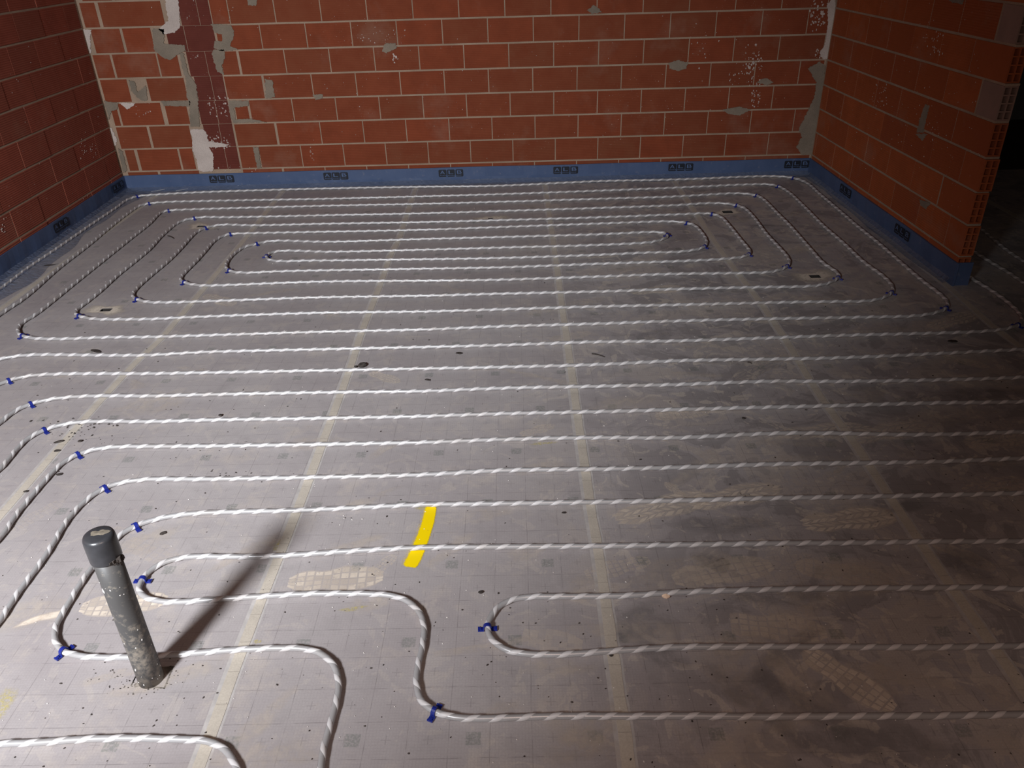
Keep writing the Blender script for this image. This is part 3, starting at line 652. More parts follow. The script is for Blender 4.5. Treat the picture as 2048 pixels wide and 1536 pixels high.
# sprayed yellow stroke, soft at its rims
def yellow():
    path = [((864,1001), .017), ((862,1020), .019), ((857,1045), .020), ((848,1072), .021), ((838,1098), .022), ((828,1120), .023), ((818,1138), .022)]
    pts = [(at(*p), w_) for p, w_ in path]; vs, fs, cov = [], [], []; prof = ((-2.4, .12), (-1.15, .46), (-.62, 1.1), (.60, 1.1), (.98, .44), (1.6, .1))
    N = 40
    for i in range(N+1):
        t = i/N*(len(pts)-1); k = min(int(t), len(pts)-2); q = t-k; P = pts[k][0].lerp(pts[k+1][0], q); w_ = pts[k][1]*(1-q)+pts[k+1][1]*q
        d = (pts[min(k+2, len(pts)-1)][0]-pts[max(k-1, 0)][0]).normalized(); n = Vector((-d.y, d.x, 0)); n = -n if n.x < 0 else n
        e = min(1, i/6, (N-i)/2.5)
        for s, cv in prof: vs.append((P.x+n.x*s*w_, P.y+n.y*s*w_, 0.00125)); cov.append(cv*e)
    m = len(prof)
    for i in range(N):
        for j in range(m-1): a = i*m+j; fs.append((a, a+1, a+m+1, a+m))
    me = mesh('yellow_paint_mark', vs, fs); a_ = me.attributes.new('cover', 'FLOAT', 'POINT'); a_.data.foreach_set('value', cov)
    o = link('yellow_paint_mark', me, M_YELLOW, floor); o['label'] = 'curved yellow spray paint stroke on the floor film'
yellow()
M_YFAINT = decal_mat('faint_yellow_overspray', (0.62, 0.52, 0.12), 0.55, 120, 0.4, 0.62)
for i, (u, v, a, b) in enumerate([(515,1283,.010,.010),(845,1015,.03,.02),(0,1420,.03,.07),(1085,887,.05,.012),(560,1090,.02,.03),(705,1218,.04,.01)]): blob((u, v), a, b, .1, M_YFAINT, 'yellow_overspray', z=0.0009, seed=400+i)

# ------------------------------------------------------------ heating pipes
R = 0.0082; PITCH_S = 0.0665; PHI = random.Random(3)
def catmull(P, step):
    P = [Vector(p) for p in P]; P = [P[0]*2-P[1]]+P+[P[-1]*2-P[-2]]; out = []
    for i in range(1, len(P)-2):
        a, b, c, d = P[i-1], P[i], P[i+1], P[i+2]; n = max(2, int((c-b).length/step))
        # centripetal parametrisation keeps the long straight runs from overshooting at the bends
        t0 = 0; t1 = t0+max(1e-4, (b-a).length)**.5; t2 = t1+max(1e-4, (c-b).length)**.5; t3 = t2+max(1e-4, (d-c).length)**.5
        for j in range(n):
            t = t1+(t2-t1)*j/n
            A1 = a*((t1-t)/(t1-t0))+b*((t-t0)/(t1-t0)); A2 = b*((t2-t)/(t2-t1))+c*((t-t1)/(t2-t1)); A3 = c*((t3-t)/(t3-t2))+d*((t-t2)/(t3-t2))
            B1 = A1*((t2-t)/(t2-t0))+A2*((t-t0)/(t2-t0)); B2 = A2*((t3-t)/(t3-t1))+A3*((t-t1)/(t3-t1))
            out.append(B1*((t2-t)/(t2-t1))+B2*((t-t1)/(t2-t1)))
    out.append(P[-2]); return np.array([p[:] for p in out])
PATHS = []
def pipe(px, label, pre=(), post=(), extra=None):
    pts = [Vector((x, y, R)) for x, y in pre]+[at(u, v, R) for u, v in px]+[Vector((x, y, R)) for x, y in post]
    for q in pts: q.z = R+0.0022           # lies on the film and tape
    C = catmull(pts, 0.02)
    for _ in range(2): C[1:-1] = C[1:-1]*.5+(C[:-2]+C[2:])*.25
    seg = np.linalg.norm(np.diff(C, axis=0), axis=1); Sx = np.concatenate([[0], np.cumsum(seg)]); Lt = Sx[-1]
    n = int(Lt/0.018); s = np.linspace(0, Lt, n+1); P = np.stack([np.interp(s, Sx, C[:, i]) for i in range(3)], 1)
    T = np.gradient(P, axis=0); T[:, 2] = 0; T /= np.linalg.norm(T, axis=1)[:, None]; N = np.stack([-T[:, 1], T[:, 0], 0*T[:, 0]], 1)
    K = 12; ang = np.arange(K)*2*math.pi/K
    V = P[:, None, :]+R*(np.cos(ang)[None, :, None]*N[:, None, :]+np.sin(ang)[None, :, None]*np.array([0, 0, 1.])[None, None, :])
    V = V.reshape(-1, 3); i = np.arange(n)[:, None]*K; j = np.arange(K)[None, :]; j2 = (j+1) % K
    F = np.stack([i+j, i+j2, i+K+j2, i+K+j], -1).reshape(-1, 4)
    me = mesh('heating_pipe', V.tolist(), [tuple(q) for q in F.tolist()]+[tuple(range(K-1, -1, -1)), tuple(range(n*K, n*K+K))], True)
    o = link('heating_pipe', me, M_TUBE); tag(o, label, 'pipe', 'underfloor heating pipes')
    # helical white stripe: a thin raised band wound round the pipe
    st = PITCH_S/14; s0 = PHI.uniform(0, PITCH_S); W = PITCH_S*0.34; m = int((Lt-PITCH_S)/st); ss = PITCH_S*.5+np.arange(m)*st
    cols = []
    for off, rr in ((-W/2, R+.0001), (-W/2+.002, R+.0008), (0, R+.0011), (W/2-.002, R+.0008), (W/2, R+.0001)):
        q = ss+off; c = np.stack([np.interp(q, s, P[:, k]) for k in range(3)], 1); nn = np.stack([np.interp(q, s, N[:, k]) for k in range(3)], 1)
        nn /= np.linalg.norm(nn, axis=1)[:, None]; ph = -2*math.pi*(ss+s0)/PITCH_S
        cols.append(c+rr*(np.cos(ph)[:, None]*nn+np.sin(ph)[:, None]*np.array([0, 0, 1.])[None, :]))
    V = np.stack(cols, 1).reshape(-1, 3); i = np.arange(m-1)[:, None]*5; j = np.arange(4)[None, :]
    F = np.stack([i+j, i+5+j, i+6+j, i+1+j], -1).reshape(-1, 4)
    sm = mesh('spiral_stripe', V.tolist(), [tuple(q) for q in F.tolist()], True); so = link('spiral_stripe', sm, M_STRIPE, o); so['label'] = 'white spiral stripe'
    PATHS.append((P, T)); return o

z5 = lambda l: [(1500+x*.2676, 300+y*.2676) for x, y in l]
z6 = lambda l: [(300+x*.2441, 330+y*.2441) for x, y in l]
zr = lambda l: [(1300+x*.1465, 400+y*.1465) for x, y in l]
zl = lambda l: [(x*.293, 350+y*.293) for x, y in l]
za = lambda l: [(x*.3906, 700+y*.3906) for x, y in l]
zb = lambda l: [(x*.3489, 1000+y*.3489) for x, y in l]
zc = lambda l: [(700+x*.3489, 1000+y*.3489) for x, y in l]
zd = lambda l: [(1348+x*.3489, 1000+y*.3489) for x, y in l]
XS = (400, 650, 850, 1000, 1200, 1350, 1550)
T = {1: (385,377.5,374,371.8,362.7,359.5,352.5), 2: (402.5,398,393,388.7,381.7,375.7,None), 3: (417.5,412,408,404,398,393.4,None), 4: (None,431,427,422.5,416.3,410.8,None),
     5: (None,448,444.6,440.8,435,429.3,None), 6: (None,464,460,454.6,447.5,443.6,None), 7: (None,484,478.5,474.6,469,None,None), 8: (None,504,500,495.7,490.3,None,None),
     9: (None,521.5,519,516.5,510,504.6,None), 10: (None,544,538,535.3,528,522.3,None), 11: (None,563.6,562,560,553.5,548.3,None), 12: (602,595,592,588,583.5,578.8,574.4),
     13: (634,626,623.5,619.4,613.4,610.3,605.6), 14: (671.5,664,659.5,653.3,647.8,642.6,638), 15: (705,699,694.6,690.8,684.2,682.4,676),
     16: (746,741.5,737.8,734.7,729.6,722.2,718.8), 17: (790,785.4,782.8,777,773,769.8,763), 18: (841,837,833,828,824,819.8,814.6), 19: (893,889.3,885.4,879.7,875.8,876,867.4),
     20: (959,955,950,941.7,938.8,935.7,929), 21: (1029,1019.5,1010,1008,1004.7,1002,997), 22: (None,None,1096,1094.5,1093,1090.6,1087.5)}
def run(k, rev=False, lo=0, hi=3000):
    l = [(x, y) for x, y in zip(XS, T[k]) if y and lo <= x <= hi]; return l[::-1] if rev else l
r_ = lambda l: l[::-1]
# one long snail: starts off the left edge, spirals in to the middle and back out
L1 = zl([(0,780),(200,630),(400,495),(600,355),(800,220),(870,170),(940,146),(1024,138)])
R1 = z5([(200,198),(330,212),(420,245),(520,330),(650,440),(800,570),(950,690),(1100,820),(1300,990),(1420,1080),(1475,1140),(1465,1187),(1400,1215),(1250,1240),(900,1250),(600,1256)])
L14 = zl([(1024,1107),(700,1110),(450,1120),(250,1118),(180,1108),(135,1093),(122,1060),(150,1010),(220,970),(340,880),(500,750),(700,590),(900,430)])
L3 = z6([(0,480),(60,415),(100,385),(160,373),(260,368)])
R3 = [(1400,390.5),(1480,387)]+z5([(50,341),(100,370),(200,470),(300,570),(450,740),(550,850),(640,910),(668,945),(610,988),(500,1015),(300,1025)])
L12 = [(300,605)]+zl([(980,862),(920,848),(905,820),(930,780)])+z6([(0,915),(150,790),(250,690),(330,600),(390,545),(460,515),(520,500),(600,490)])+[(500,451)]
R5 = zr([(600,190),(750,184),(850,192),(960,230),(1080,350),(1250,560),(1350,680),(1372,735),(1300,772),(1150,795),(900,815),(400,838)])
L10 = z6([(1000,875),(800,885),(700,880),(638,864),(622,830),(650,770),(720,705),(780,670),(865,650),(930,632),(1050,622)])
U7 = zr([(0,440),(130,441),(220,460),(248,490),(200,530),(100,560),(0,580)])
U8 = z6([(1300,708),(1080,705),(1000,715),(958,738),(952,765),(1000,785),(1100,790),(1300,785)])
R9 = zr([(0,720),(400,710),(640,678),(742,645),(775,600),(760,530),(700,440),(600,345),(500,316),(300,295),(150,295)])
L6 = r_(z6([(470,990),(400,988),(320,975),(262,960),(250,930),(290,880),(380,790),(460,700),(520,630),(580,590),(650,568),(750,562)]))
R11 = r_(zr([(800,45),(1000,48),(1180,74),(1280,110),(1400,220),(1600,480),(1780,670),(1880,790),(1902,880),(1830,935),(1650,985),(1300,1000)]))
L4 = r_(zl([(1024,985),(800,987),(650,985),(560,970),(515,953),(520,925),(580,880),(680,800),(800,690),(900,610)])+z6([(0,690),(80,600),(150,535),(220,480),(290,450),(360,438),(430,428),(600,430)]))
R13 = r_(z5([(0,258),(130,257),(205,271),(280,310),(400,420),(550,570),(700,700),(850,840),(1000,950),(1062,1020),(1060,1068),(990,1108),(880,1130),(600,1135)]))
L2 = r_(zl([(0,955),(170,840),(400,640),(600,485),(800,320),(900,245),(960,208),(1010,196)]))
# keep travel directions consistent for the pieces that were traced the other way round
def chain(*parts):
    out = [];
    for p in parts:
        if out:
            e = at(*out[-1]); a = (at(*p[0])-e).length; b = (at(*p[-1])-e).length
            if b < a: p = p[::-1]
        out += p
    return out
snail = chain(L1, run(1, hi=1400), R1, run(14), L14, L3, run(3, lo=600), R3, run(12, lo=600), L12, run(5, lo=600, hi=1200), R5, run(10, lo=850, hi=1250), L10, run(7, lo=650), U7, run(8, lo=600), U8,
              run(9, lo=600, hi=1250), R9, run(6, hi=1250), [(540,466)], L6, run(11, lo=600), R11, run(4), L4, run(13), R13, run(2, hi=1400), [(340,404)], L2)
a1, a2 = at(0, 578.5), at(0, 629.8)
pipe(snail, 'long grey white-striped pipe wound as a rectangular snail in front of the back wall', pre=[(a1.x+.04, 1.0), (a1.x+.02, 2.6)], post=[(a2.x+.0, 2.6), (a2.x+.04, 1.0)])
pipe([(2040,548)] and chain(za([(0,48),(90,32),(180,25),(300,25),(500,28),(768,27)]), run(15, lo=400), z5([(600,1390),(1200,1375),(1700,1360),(1900,1340),(2010,1308),(2032,1255),(1950,1160),(1800,1050),(1660,965)])),
     'striped pipe running just outside the snail and turning back beside the wall end', pre=[(-2.72, 1.2), (-2.72, 2.75)], post=[(2.44, 4.3), (2.42, 5.8)])
runs_R = {16: [(1650,717),(1848,709),(2048,705.5)], 17: [(1650,763.5),(1848,761),(2048,755)], 18: [(1650,812.5),(1848,807),(2048,804)], 19: [(1650,867),(1848,870),(2048,864)],
          20: [(1700,927),(1848,924.7),(2048,917)], 21: [(1700,994.5),(1848,991.7),(2048,987)]}
left16 = {16: za([(0,175),(40,160),(100,142),(180,130),(350,123),(500,122),(768,122)]), 17: za([(0,375),(40,340),(90,305),(150,280),(230,258),(350,243),(500,236),(768,237)]),
          18: za([(0,612),(30,580),(90,505),(160,442),(230,410),(290,390),(380,373),(500,367),(768,368)]), 19: za([(0,965),(80,850),(150,765),(250,650),(320,580),(400,535),(500,507),(600,497),(768,495)]),
          20: za([(0,1390),(50,1310),(130,1195),(200,1105),(270,1000),(330,895),(390,820),(460,755),(545,703),(600,685),(680,670),(768,663)])}
desc = {16: 'striped pipe with its blue clip at the left edge, returning dimly beyond the wall end', 17: 'striped pipe third below the snail, clipped where it bends at left',
        18: 'striped pipe fourth below the snail, bend beside the dark crumbs at left', 19: 'striped pipe running along the leftmost tape line, bend with a blue clip',
        20: 'striped pipe crossing the upper left of the standing pipe, clipped at its bend'}
for k in (16, 17, 18, 19, 20):
    P0 = at(*left16[k][0]); ex = {16: -2.52, 17: -2.30, 18: -2.10, 19: -1.87, 20: -1.62}[k]
    pe = at(*runs_R[k][-1])
    if k == 16: tail = [(2.50, 3.135), (2.585, 3.18), (2.622, 3.26), (2.628, 3.4)]+[tuple(at(*q)[:2]) for q in z5([(2048,1012),(1900,912),(1790,848)])]+[(2.63, 4.7), (2.66, 5.8)]; rr = runs_R[k][:-1]
    elif k == 17: tail = [(2.72, 2.905), (2.80, 2.95), (2.835, 3.05), (2.84, 3.3)]+[tuple(at(*q)[:2]) for q in z5([(2048,848),(1930,772)])]+[(2.9, 4.9), (2.93, 5.8)]; rr = runs_R[k]
    else: tail = [(pe.x+.35, pe.y+.005)]; rr = runs_R[k]
    pipe(chain(left16[k], run(k), rr), desc[k], pre=[(ex, 0.2), (ex+.02, max(.5, P0.y-.75))], post=tail)
pe = at(2048, 987)
pipe(chain(zb([(1838,1600),(1840,1536),(1850,1450),(1880,1340),(1920,1200),(1945,1080),(1935,980),(1880,900),(1780,858),(1600,852),(1300,865),(1000,890),(700,905),(500,903),(390,885),(335,850),(310,790),(330,700),(380,620),(450,500),(550,360),(640,250),(720,180),(830,130),(950,100),(1100,80),(1350,70),(1700,62)]),
           run(21, lo=800), runs_R[21]), 'striped pipe bending behind the standing pipe, past its foot, then out at bottom', pre=[(-.50, .45), (-.475, .8)], post=[(pe.x+.5, pe.y)])
p26 = zc([(2006,1241),(1600,1243),(1200,1242),(900,1252),(700,1257),(560,1243),(460,1207),(400,1150),(378,1060),(385,970),(415,850),(428,740),(405,650),(350,590),(270,555),(150,542),(0,539)])
p22 = zb([(1750,541),(1500,555),(1200,575),(980,589),(860,574),(800,540),(793,500),(828,440),(880,390),(960,350),(1100,326),(1300,328),(1550,325),(1800,310)])
pipe(chain(zd([(2006,1232),(1500,1240),(1000,1243),(400,1245)]), p26, p22, [(700,1103)], run(22), [(1750,1086),(1848,1084),(2048,1083)]),
     'striped pipe with a U bend right of the standing pipe, then a long S bend', pre=[(at(2048,1429).x+.5, at(2048,1429).y)], post=[(at(2048,1083).x+.5, at(2048,1083).y)])
p24 = zc([(1600,550),(1200,556),(1050,556),(930,571),(860,605),(820,650),(785,715),(790,760),(815,808),(870,853),(950,880),(1050,889),(1250,888),(1500,868),(1800,850)])
pipe(chain(zd([(2006,515),(1750,502),(1600,505),(1200,507),(600,515),(0,533)]), p24, zd([(0,846),(900,845),(1500,847),(2006,838)])),
     'striped pipe forming the single U loop at bottom centre', pre=[(at(2048,1180).x+.5, at(2048,1180).y)], post=[(at(2048,1292).x+.5, at(2048,1292).y)])
pipe(zb([(0,1402),(200,1395),(500,1373),(800,1368),(1000,1375),(1150,1378),(1250,1400),(1310,1450),(1345,1510),(1365,1560),(1375,1640)]),
     'striped pipe entering at the lower left corner and bending out at the bottom', pre=[(-1.9, 1.12), (-1.5, 1.165)], post=[(-.72, .75), (-.74, .3)])
# ------------------------------------------------------------ blue clips pinning the pipes
def clip_mesh():
    vs, fs = [], []; prof = []; hw = 0.0055; t = 0.0022; ro = R+0.0016+t; ri = R+0.0014
    # cross-section of the saddle in (x across the pipe, z)
    outer = [(-0.0265, 0.0062), (-0.0225, 0.0062), (-0.0215, 0.0042), (-ro, 0.0042)]+[(ro*math.cos(a), R+.002+ro*math.sin(a)) for a in [math.pi*(1-i/8) for i in range(9)]]+[(ro, 0.0042), (0.0215, 0.0042), (0.0225, 0.0062), (0.0265, 0.0062)]
    inner = [(-0.0265, 0.0012), (-0.0225, 0.0012), (-0.0215, 0.0014), (-ri, 0.0014)]+[(ri*math.cos(a), R+.002+ri*math.sin(a)) for a in [math.pi*(1-i/8) for i in range(9)]]+[(ri, 0.0014), (0.0215, 0.0014), (0.0225, 0.0012), (0.0265, 0.0012)]
    n = len(outer)
    for y in (-hw, hw):
        for i, p in enumerate(outer+inner):
            j = i % n; k = 1.0 if 4 <= j <= n-5 else 1.35
            vs.append((p[0], y*k*(1.0 if j not in (0, n-1) else 1.0), p[1]))
    for i in range(n-1):
        fs += [(i, 2*n+i, 2*n+i+1, i+1), (n+i, n+i+1, 3*n+i+1, 3*n+i), (i, i+1, n+i+1, n+i), (2*n+i, 3*n+i, 3*n+i+1, 2*n+i+1)]
    fs += [(0, n, 3*n, 2*n), (n-1, 3*n-1, 4*n-1, 2*n-1)]
    # small raised block on each foot
    for sx in (-1, 1):
        v, f = box_data(min(sx*.0235, sx*.0165), -.0042, .004, max(sx*.0235, sx*.0165), .0042, .0072, len(vs)); vs += v; fs += f
    m = mesh('clip_saddle', vs, fs); m.materials.append(M_CLIP); return m
def barb_mesh():
    vs, fs = [], []
    for sx in (-1, 1):
        v, f = box_data(sx*.0195-.002, -.002, -.022, sx*.0195+.002, .002, .0015, len(vs)); vs += v; fs += f
    m = mesh('clip_barbs', vs, fs); m.materials.append(M_CLIP); return m
CM = clip_mesh()
clips = [((275,393),'black-blue clip at the back left bend of the outermost snail loop'),((297,407),'clip on the second loop at the back left bend'),((339,421.5),'clip on the third loop at the back left bend'),
 ((388,438),'blue clip on the fourth loop, just above the dusty slot at left'),((413,456.5),'blue clip on the fifth loop, just below the dusty slot at left'),((459,469),'blue clip on the sixth loop at its back left bend'),
 ((512,488.5),'blue clip on the innermost left bend, beyond the central hairpin'),((530,513),'blue clip on the left hairpin in the middle of the snail'),((455,542),'bright blue clip at the near left bend of the innermost loop'),
 ((361,566),'bright blue clip at the near left bend, second loop from the middle'),((264,602),'bright blue clip at the near left bend, third loop from the middle'),((149,635),'bright blue clip at the near left bend beside the dusty slot'),
 ((37,673),'bright blue clip at the near left bend of the outermost snail loop'),((1588,355.5),'dark clip at the back right bend of the outermost loop by the blue strip'),((1556,372),'dark clip at the back right bend of the second loop'),
 ((1513,390.5),'dark clip at the back right bend of the third loop'),((1472,410.5),'dark clip at the back right bend just beyond the black slot'),((1425,428.5),'dark clip at the back right bend just left of the black slot'),
 ((1374,446),'dark clip at the back right bend of the innermost loop'),((1332,470),'dark clip on the right hairpin in the middle of the snail'),((1411,494),'dark clip at the near right bend of the innermost loop'),
 ((1500,510),'dark clip at the near right bend, second loop from the middle'),((1578,533),'dark clip at the near right bend, third loop from the middle'),((1677,556),'dark clip at the near right bend beside the dusty slot at right'),
 ((1787,586),'dark clip at the near right bend of the second outermost loop'),((1897,616),'dark clip at the near right bend of the outermost loop'),((2042,650),'dark clip at the right edge, on the pipe turning beside the wall end'),
 ((16,764),'bright blue clip at the left edge, highest of the six down the left bends'),((61,808),'bright blue clip on the second of the left bends'),((90,860),'bright blue clip on the left bend beside the dark crumbs'),
 ((157,911),'bright blue clip on the fourth of the left bends, near the tape line'),((213,975),'bright blue clip on the left bend above the standing pipe'),((271,1051),'blue clip just right of the dark cap of the standing pipe'),
 ((283,1157),'blue clip on the U bend right of the standing pipe'),((125,1304),'blue clip left of the foot of the standing pipe'),((973,1250),'dark blue clip on the U loop at bottom centre'),
 ((873,1428),'dark blue clip on the S bend at the bottom')]
allP = np.concatenate([p for p, _ in PATHS]); allT = np.concatenate([t for _, t in PATHS])
barb = barb_mesh()
for (px, lb) in clips:
    c = at(px[0], px[1], 0.012); i = int(np.argmin(np.hypot(allP[:, 0]-c.x, allP[:, 1]-c.y))); p, t = allP[i], allT[i]
    e = bpy.data.objects.new('pipe_clip', CM); COL.objects.link(e); tag(e, lb, 'clip', 'blue clips holding the heating pipes')
    e.location = (p[0], p[1], 0.0006); e.rotation_euler = (0, 0, math.atan2(t[1], t[0])-math.pi/2+random.uniform(-.12, .12))

# ------------------------------------------------------------ capped waste pipe standing in the floor
def lathe(name, prof, K=40):
    vs, fs = [], []
    for r, z in prof:
        for i in range(K): a = 6.2832*i/K; vs.append((r*math.cos(a), r*math.sin(a), z))
    for j in range(len(prof)-1):
        for i in range(K): k = (i+1) % K; fs.append((j*K+i, j*K+k, (j+1)*K+k, (j+1)*K+i))
    fs += [tuple(range(K-1, -1, -1)), tuple((len(prof)-1)*K+i for i in range(K))]
    me = mesh(name, vs, fs, True); return me
wp = bpy.data.objects.new('waste_pipe', None); COL.objects.link(wp); wp.location = (BP.x, BP.y, 0); wp.empty_display_size = .05
tag(wp, 'upright dusty grey plastic waste pipe closed with a dark cap', 'pipe')
link('tube', lathe('tube', [(.0315, 0.0), (.0315, .1), (.0315, .2), (.0315, .3), (.0315, .445)]), M_PVC, wp)
cap = link('end_cap', lathe('end_cap', [(.0335, .418), (.0352, .4185), (.0355, .421), (.0358, .470), (.0352, .481), (.0325, .4875), (.028, .4895), (.012, .4905)]), M_CAP, wp); cap['label'] = 'dark grey cap with dried mud on top'
vs = [(0, 0, .4913)]; N = 18
for i in range(N):
    a = 6.283*i/N; r = .017*(1+.3*math.sin(2*a+1)+.15*math.sin(5*a)); vs.append((r*math.cos(a)+.003, r*.75*math.sin(a)+.004, .4904))
link('dried_mud', mesh('dried_mud', vs, [(0, 1+i, 1+(i+1) % N) for i in range(N)]), M_CAPDUST, cap)
vs, fs = [], []
for q in range(9):
    a, z, r = random.uniform(-.9, .3), random.uniform(.41, .425), random.uniform(.002, .005)
    v, f = box_data(-r, -r, -r, r, r, r*1.4, len(vs)); m = Matrix.Translation((.0355*math.cos(a), .0355*math.sin(a), z)) @ Matrix.Rotation(random.random()*3, 4, 'Z'); vs += [tuple(m @ Vector(x)) for x in v]; fs += f
l_ = link('mortar_crumb', mesh('mortar_crumb', vs, fs), M_CRUMB, cap); l_['kind'] = 'stuff'
vs, fs = [], []
for q in range(30):      # dried splashes on the tube
    a, z, r = random.uniform(-3.0, .6), .38*random.random()**1.6+.01, random.uniform(.0007, .0024); k = len(vs)
    if q == 0: a, z, r = -2.3, .335, .006
    vs.append((.0328*math.cos(a), .0328*math.sin(a), z))
    for i in range(6):
        b = i*1.047+random.uniform(-.3, .3); rr = r*random.uniform(.6, 1.3); da = rr*math.cos(b)/.0315; vs.append((.0317*math.cos(a+da), .0317*math.sin(a+da), z+rr*math.sin(b)*1.4))
    fs += [(k, k+1+i, k+1+(i+1) % 6) for i in range(6)]
l_ = link('dried_splashes', mesh('dried_splashes', vs, fs), M_WHITE, wp); l_['kind'] = 'stuff'

# ------------------------------------------------------------ loose crumbs and offcuts
def rock(name, px, sz, mat, label, cat, flat=.5, seed=1, asp=1.0, rot=0.0, group=None, z=0.0):
    rnd = random.Random(seed); bm = bmesh.new(); bmesh.ops.create_icosphere(bm, subdivisions=2, radius=1)
    ph = [Vector((rnd.uniform(-1, 1), rnd.uniform(-1, 1), rnd.uniform(-1, 1))).normalized() for _ in range(7)]; am = [rnd.uniform(.6, .95) for _ in ph]
    for v in bm.verts:
        for n, a in zip(ph, am):
            d = v.co.dot(n)
            if d > a: v.co -= n*(d-a)
        v.co *= rnd.uniform(.93, 1.07); v.co.x *= sz*asp; v.co.y *= sz; v.co.z *= sz*flat
    zm = min(v.co.z for v in bm.verts)
    for v in bm.verts: v.co.z -= zm
    me = bpy.data.meshes.new(name); bm.to_mesh(me); bm.free(); o = link(name, me, mat, loc=tuple(at(*px)[:2])+(0.0012+z,)); o.rotation_euler[2] = rot
    return tag(o, label, cat, group)
rock('rubble_lump', (725,733), .021, M_CRUMB, 'largest dark rough lump of rubble, beside the second tape line', 'rubble', .45, 2, 1.0)
rock('rubble_lump', (712,735), .009, M_CRUMB, 'small dark lump touching the left of the largest rubble lump', 'rubble', .5, 3)
rock('rubble_lump', (918,708), .011, M_CRUMB, 'dark flat crumb right of the largest rubble lump', 'rubble', .3, 4, 1.5)
rock('rubble_lump', (855,761), .009, M_CRUMB, 'dark flat crumb below and right of the largest rubble lump', 'rubble', .3, 5, 1.6, -.4)
rock('plaster_chip', (1331,1195), .010, M_CHIP, 'peach plaster chip lying against the upper arm of the bottom U loop', 'chip', .7, 6, 1.3, -.3)
rock('rubble_lump', (118,885), .010, M_CRUMB, 'dark elongated crumb just below the crumb cluster at left', 'rubble', .3, 7, 2.0, .5)
rock('rubble_lump', (161,884), .009, M_CRUMB, 'dark crumb right of the tape line, under the crumb cluster at left', 'rubble', .4, 8, 1.0, .8)
rock('rubble_lump', (115,903), .009, M_CRUMB, 'dark crumb on the leftmost tape line', 'rubble', .3, 9, 1.4)
rock('rubble_lump', (119,950), .009, M_CRUMB, 'brown crumb between the two clipped left bends', 'rubble', .35, 10, 1.3)
rock('rubble_lump', (326,1068), .010, M_CRUMB, 'dark ring-shaped crumb right of the pipe cap', 'rubble', .3, 11, 1.2)
rock('rubble_lump', (52,984), .007, M_CRUMB, 'dark crumb at the left edge on the leftmost tape line', 'rubble', .35, 12, 1.3)
rock('rubble_lump', (192,703), .014, M_CRUMB, 'dark splinter between the snail and the next pipe at left', 'rubble', .12, 13, 2.6, -.5)
rock('rubble_lump', (100,531), .012, M_CRUMB, 'dark splinter between the two outer loops at left', 'rubble', .12, 14, 3.2, .05)
rock('rubble_lump', (962,1186), .007, M_CRUMB, 'dark ring-shaped crumb above the bottom U loop', 'rubble', .4, 15, 1.2)
rock('rubble_lump', (1222,1312), .006, M_CRUMB, 'dark crumb on the tape just below the bottom U loop', 'rubble', .6, 16)
rock('rubble_lump', (1905,684), .014, M_CRUMB, 'dark crumb near the right edge in front of the wall end', 'rubble', .25, 17, 1.6)
rock('rubble_lump', (1487,838), .008, M_CRUMB, 'dark crumb in the middle right between two pipe runs', 'rubble', .4, 18)
rock('rubble_lump', (441,833), .008, M_CRUMB, 'round dark crumb against the fourth pipe below the snail', 'rubble', .6, 19)
rock('rubble_lump', (1128,1027), .006, M_CRUMB, 'dark crumb left of the middle tape line', 'rubble', .4, 20, 1.4)
# stick
def rod(name, p0, p1, r, mat, label, cat, lift=0.0):
    a, b = at(*p0), at(*p1); d = b-a; n = Vector((-d.y, d.x, 0)).normalized(); vs, fs = [], []; K = 6; m = 5
    for i in range(m+1):
        t = i/m; c = a+d*t+n*(0.004*math.sin(t*3.1)); rr = r*(1-.5*t)
        for k in range(K): q = 6.283*k/K; vs.append((c.x+n.x*rr*math.cos(q), c.y+n.y*rr*math.cos(q), 0.0012+lift+rr+rr*math.sin(q)))
    for i in range(m):
        for k in range(K): j = (k+1) % K; fs.append((i*K+k, i*K+j, (i+1)*K+j, (i+1)*K+k))
    fs += [tuple(range(K-1, -1, -1)), tuple(m*K+q for q in range(K))]
    tag(link(name, mesh(name, vs, fs), mat), label, cat)
rod('thin_stick', (1184,709), (1209,715), .0035, M_CRUMB, 'thin dark stick right of the middle tape line', 'stick')
rod('bent_twig', (336,473), (348,478), .004, M_CRUMB, 'short dark twig between two loops at left', 'twig')
rod('dark_sliver', (1495,726), (1503,728), .003, M_CRUMB, 'thin dark sliver between two pipe runs at middle right', 'splinter')
def offcut(px0, px1, w_, label):
    a, b = at(*px0), at(*px1); d = (b-a); n = Vector((-d.y, d.x, 0)).normalized()*w_; vs = []
    for t, z in ((0, .006), (.5, .010), (1, .016)):
        c = a+d*t; vs += [(c.x-n.x, c.y-n.y, z), (c.x+n.x, c.y+n.y, z), (c.x+n.x, c.y+n.y, z+.003), (c.x-n.x, c.y-n.y, z+.003)]
    fs = [(0,1,2,3), (8,11,10,9)]
    for i in (0, 4): fs += [(i+k, i+(k+1) % 4, i+4+(k+1) % 4, i+4+k) for k in range(4)]
    tag(link('plastic_offcut', mesh('plastic_offcut', vs, fs), M_STRIPWHITE), label, 'offcut')
offcut((352,383.5), (391,378.5), .006, 'longer white plastic offcut by the foot of the back wall at left')
offcut((303,385), (331,382.5), .005, 'shorter white plastic offcut in the back left corner')
offcut((1449,343), (1462,350), .015, 'crumpled white scrap at the foot of the back wall, right part')
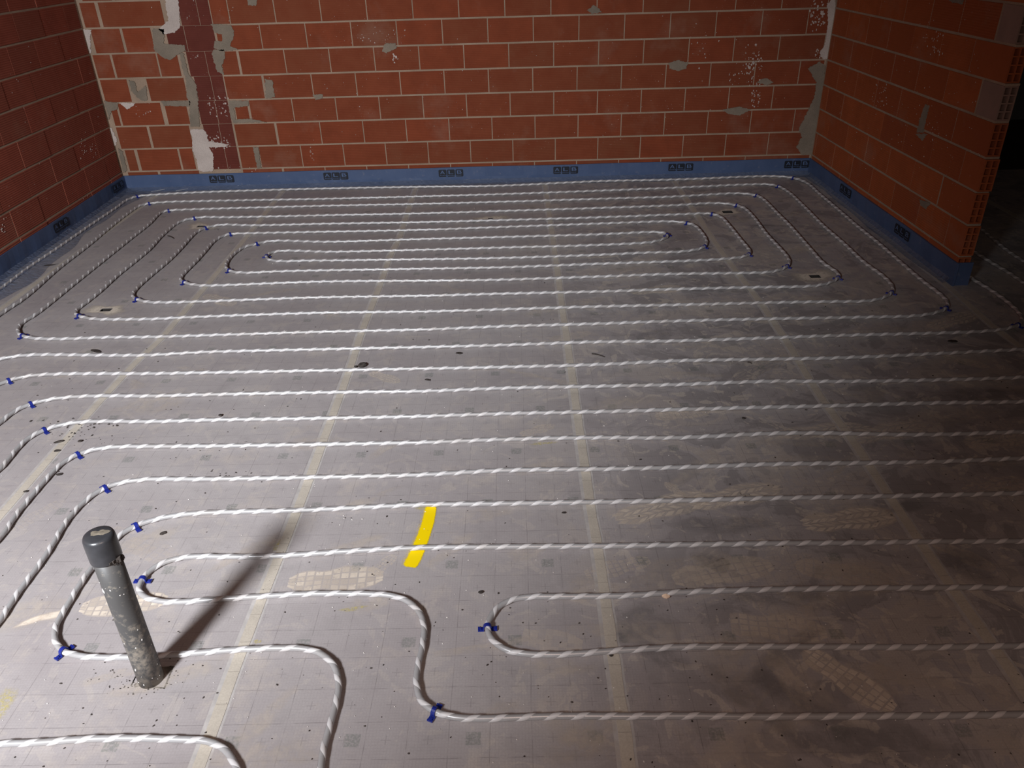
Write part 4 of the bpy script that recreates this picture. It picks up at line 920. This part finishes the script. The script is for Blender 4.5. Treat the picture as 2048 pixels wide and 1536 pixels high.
def scatter(name, n, mat, sizes, seed, label, cat, clusters, pale=False):
    rnd = random.Random(seed); vs, fs = [], []
    def bit(x, y, s):
        i = len(vs); k = [(math.cos(b)*rnd.uniform(.7, 1.1), math.sin(b)*rnd.uniform(.6, 1.1), 0) for b in [n_*1.0472 for n_ in range(6)]]+[(.35, .1, .75), (-.3, .25, .9), (-.1, -.4, .65)]
        a = rnd.random()*6.28; asp = rnd.uniform(.9, 1.7); s *= .85
        for q in k:
            X, Y = q[0]*s*asp, q[1]*s; vs.append((x+X*math.cos(a)-Y*math.sin(a), y+X*math.sin(a)+Y*math.cos(a), .0012+q[2]*s*.7))
        fs.extend([(i+x, i+y, i+z) for x, y, z in ((0,1,6),(1,7,6),(1,2,7),(2,3,7),(3,4,8),(3,8,7),(4,5,8),(5,0,8),(0,6,8),(6,7,8))])
    for _ in range(n):
        u, v = rnd.uniform(0, 2048), 400+1136*rnd.random()**.8; c = at(u, v)
        if c.y > 5.85 or c.x < -2.85 or (c.x > 2.1 and c.y > 3.5): continue
        bit(c.x, c.y, rnd.uniform(*sizes)*(1+.35*(c.y > 2)))
    for (u, v, ru, rv, m, s) in clusters:
        for _ in range(m): c = at(u+rnd.gauss(0, ru), v+rnd.gauss(0, rv)); bit(c.x, c.y, s*rnd.uniform(.4, 1.2))
    o = tag(link(name, mesh(name, vs, fs), mat), label, cat, kind='stuff')
scatter('crumb_scatter', 400, M_CRUMB, (.0011, .0036), 21, 'fine dark crumbs strewn over the whole floor', 'crumbs',
        [(165,848,35,5,34,.006),(150,868,22,9,16,.005),(200,880,60,12,18,.003),(300,1345,45,28,70,.0022),(250,1365,40,18,40,.0020),(470,950,20,6,10,.004),(420,900,60,30,20,.003),(1095,640,6,3,6,.003),(1490,990,10,10,8,.004),(1150,1220,200,100,20,.003),(230,720,180,40,16,.004)])
scatter('flake_scatter', 230, M_WHITE, (.0009, .0022), 22, 'tiny white flakes strewn over the near floor', 'flakes', [(950,1180,200,120,30,.0022),(720,1060,120,60,14,.0022)])
print('objects', len(bpy.data.objects))
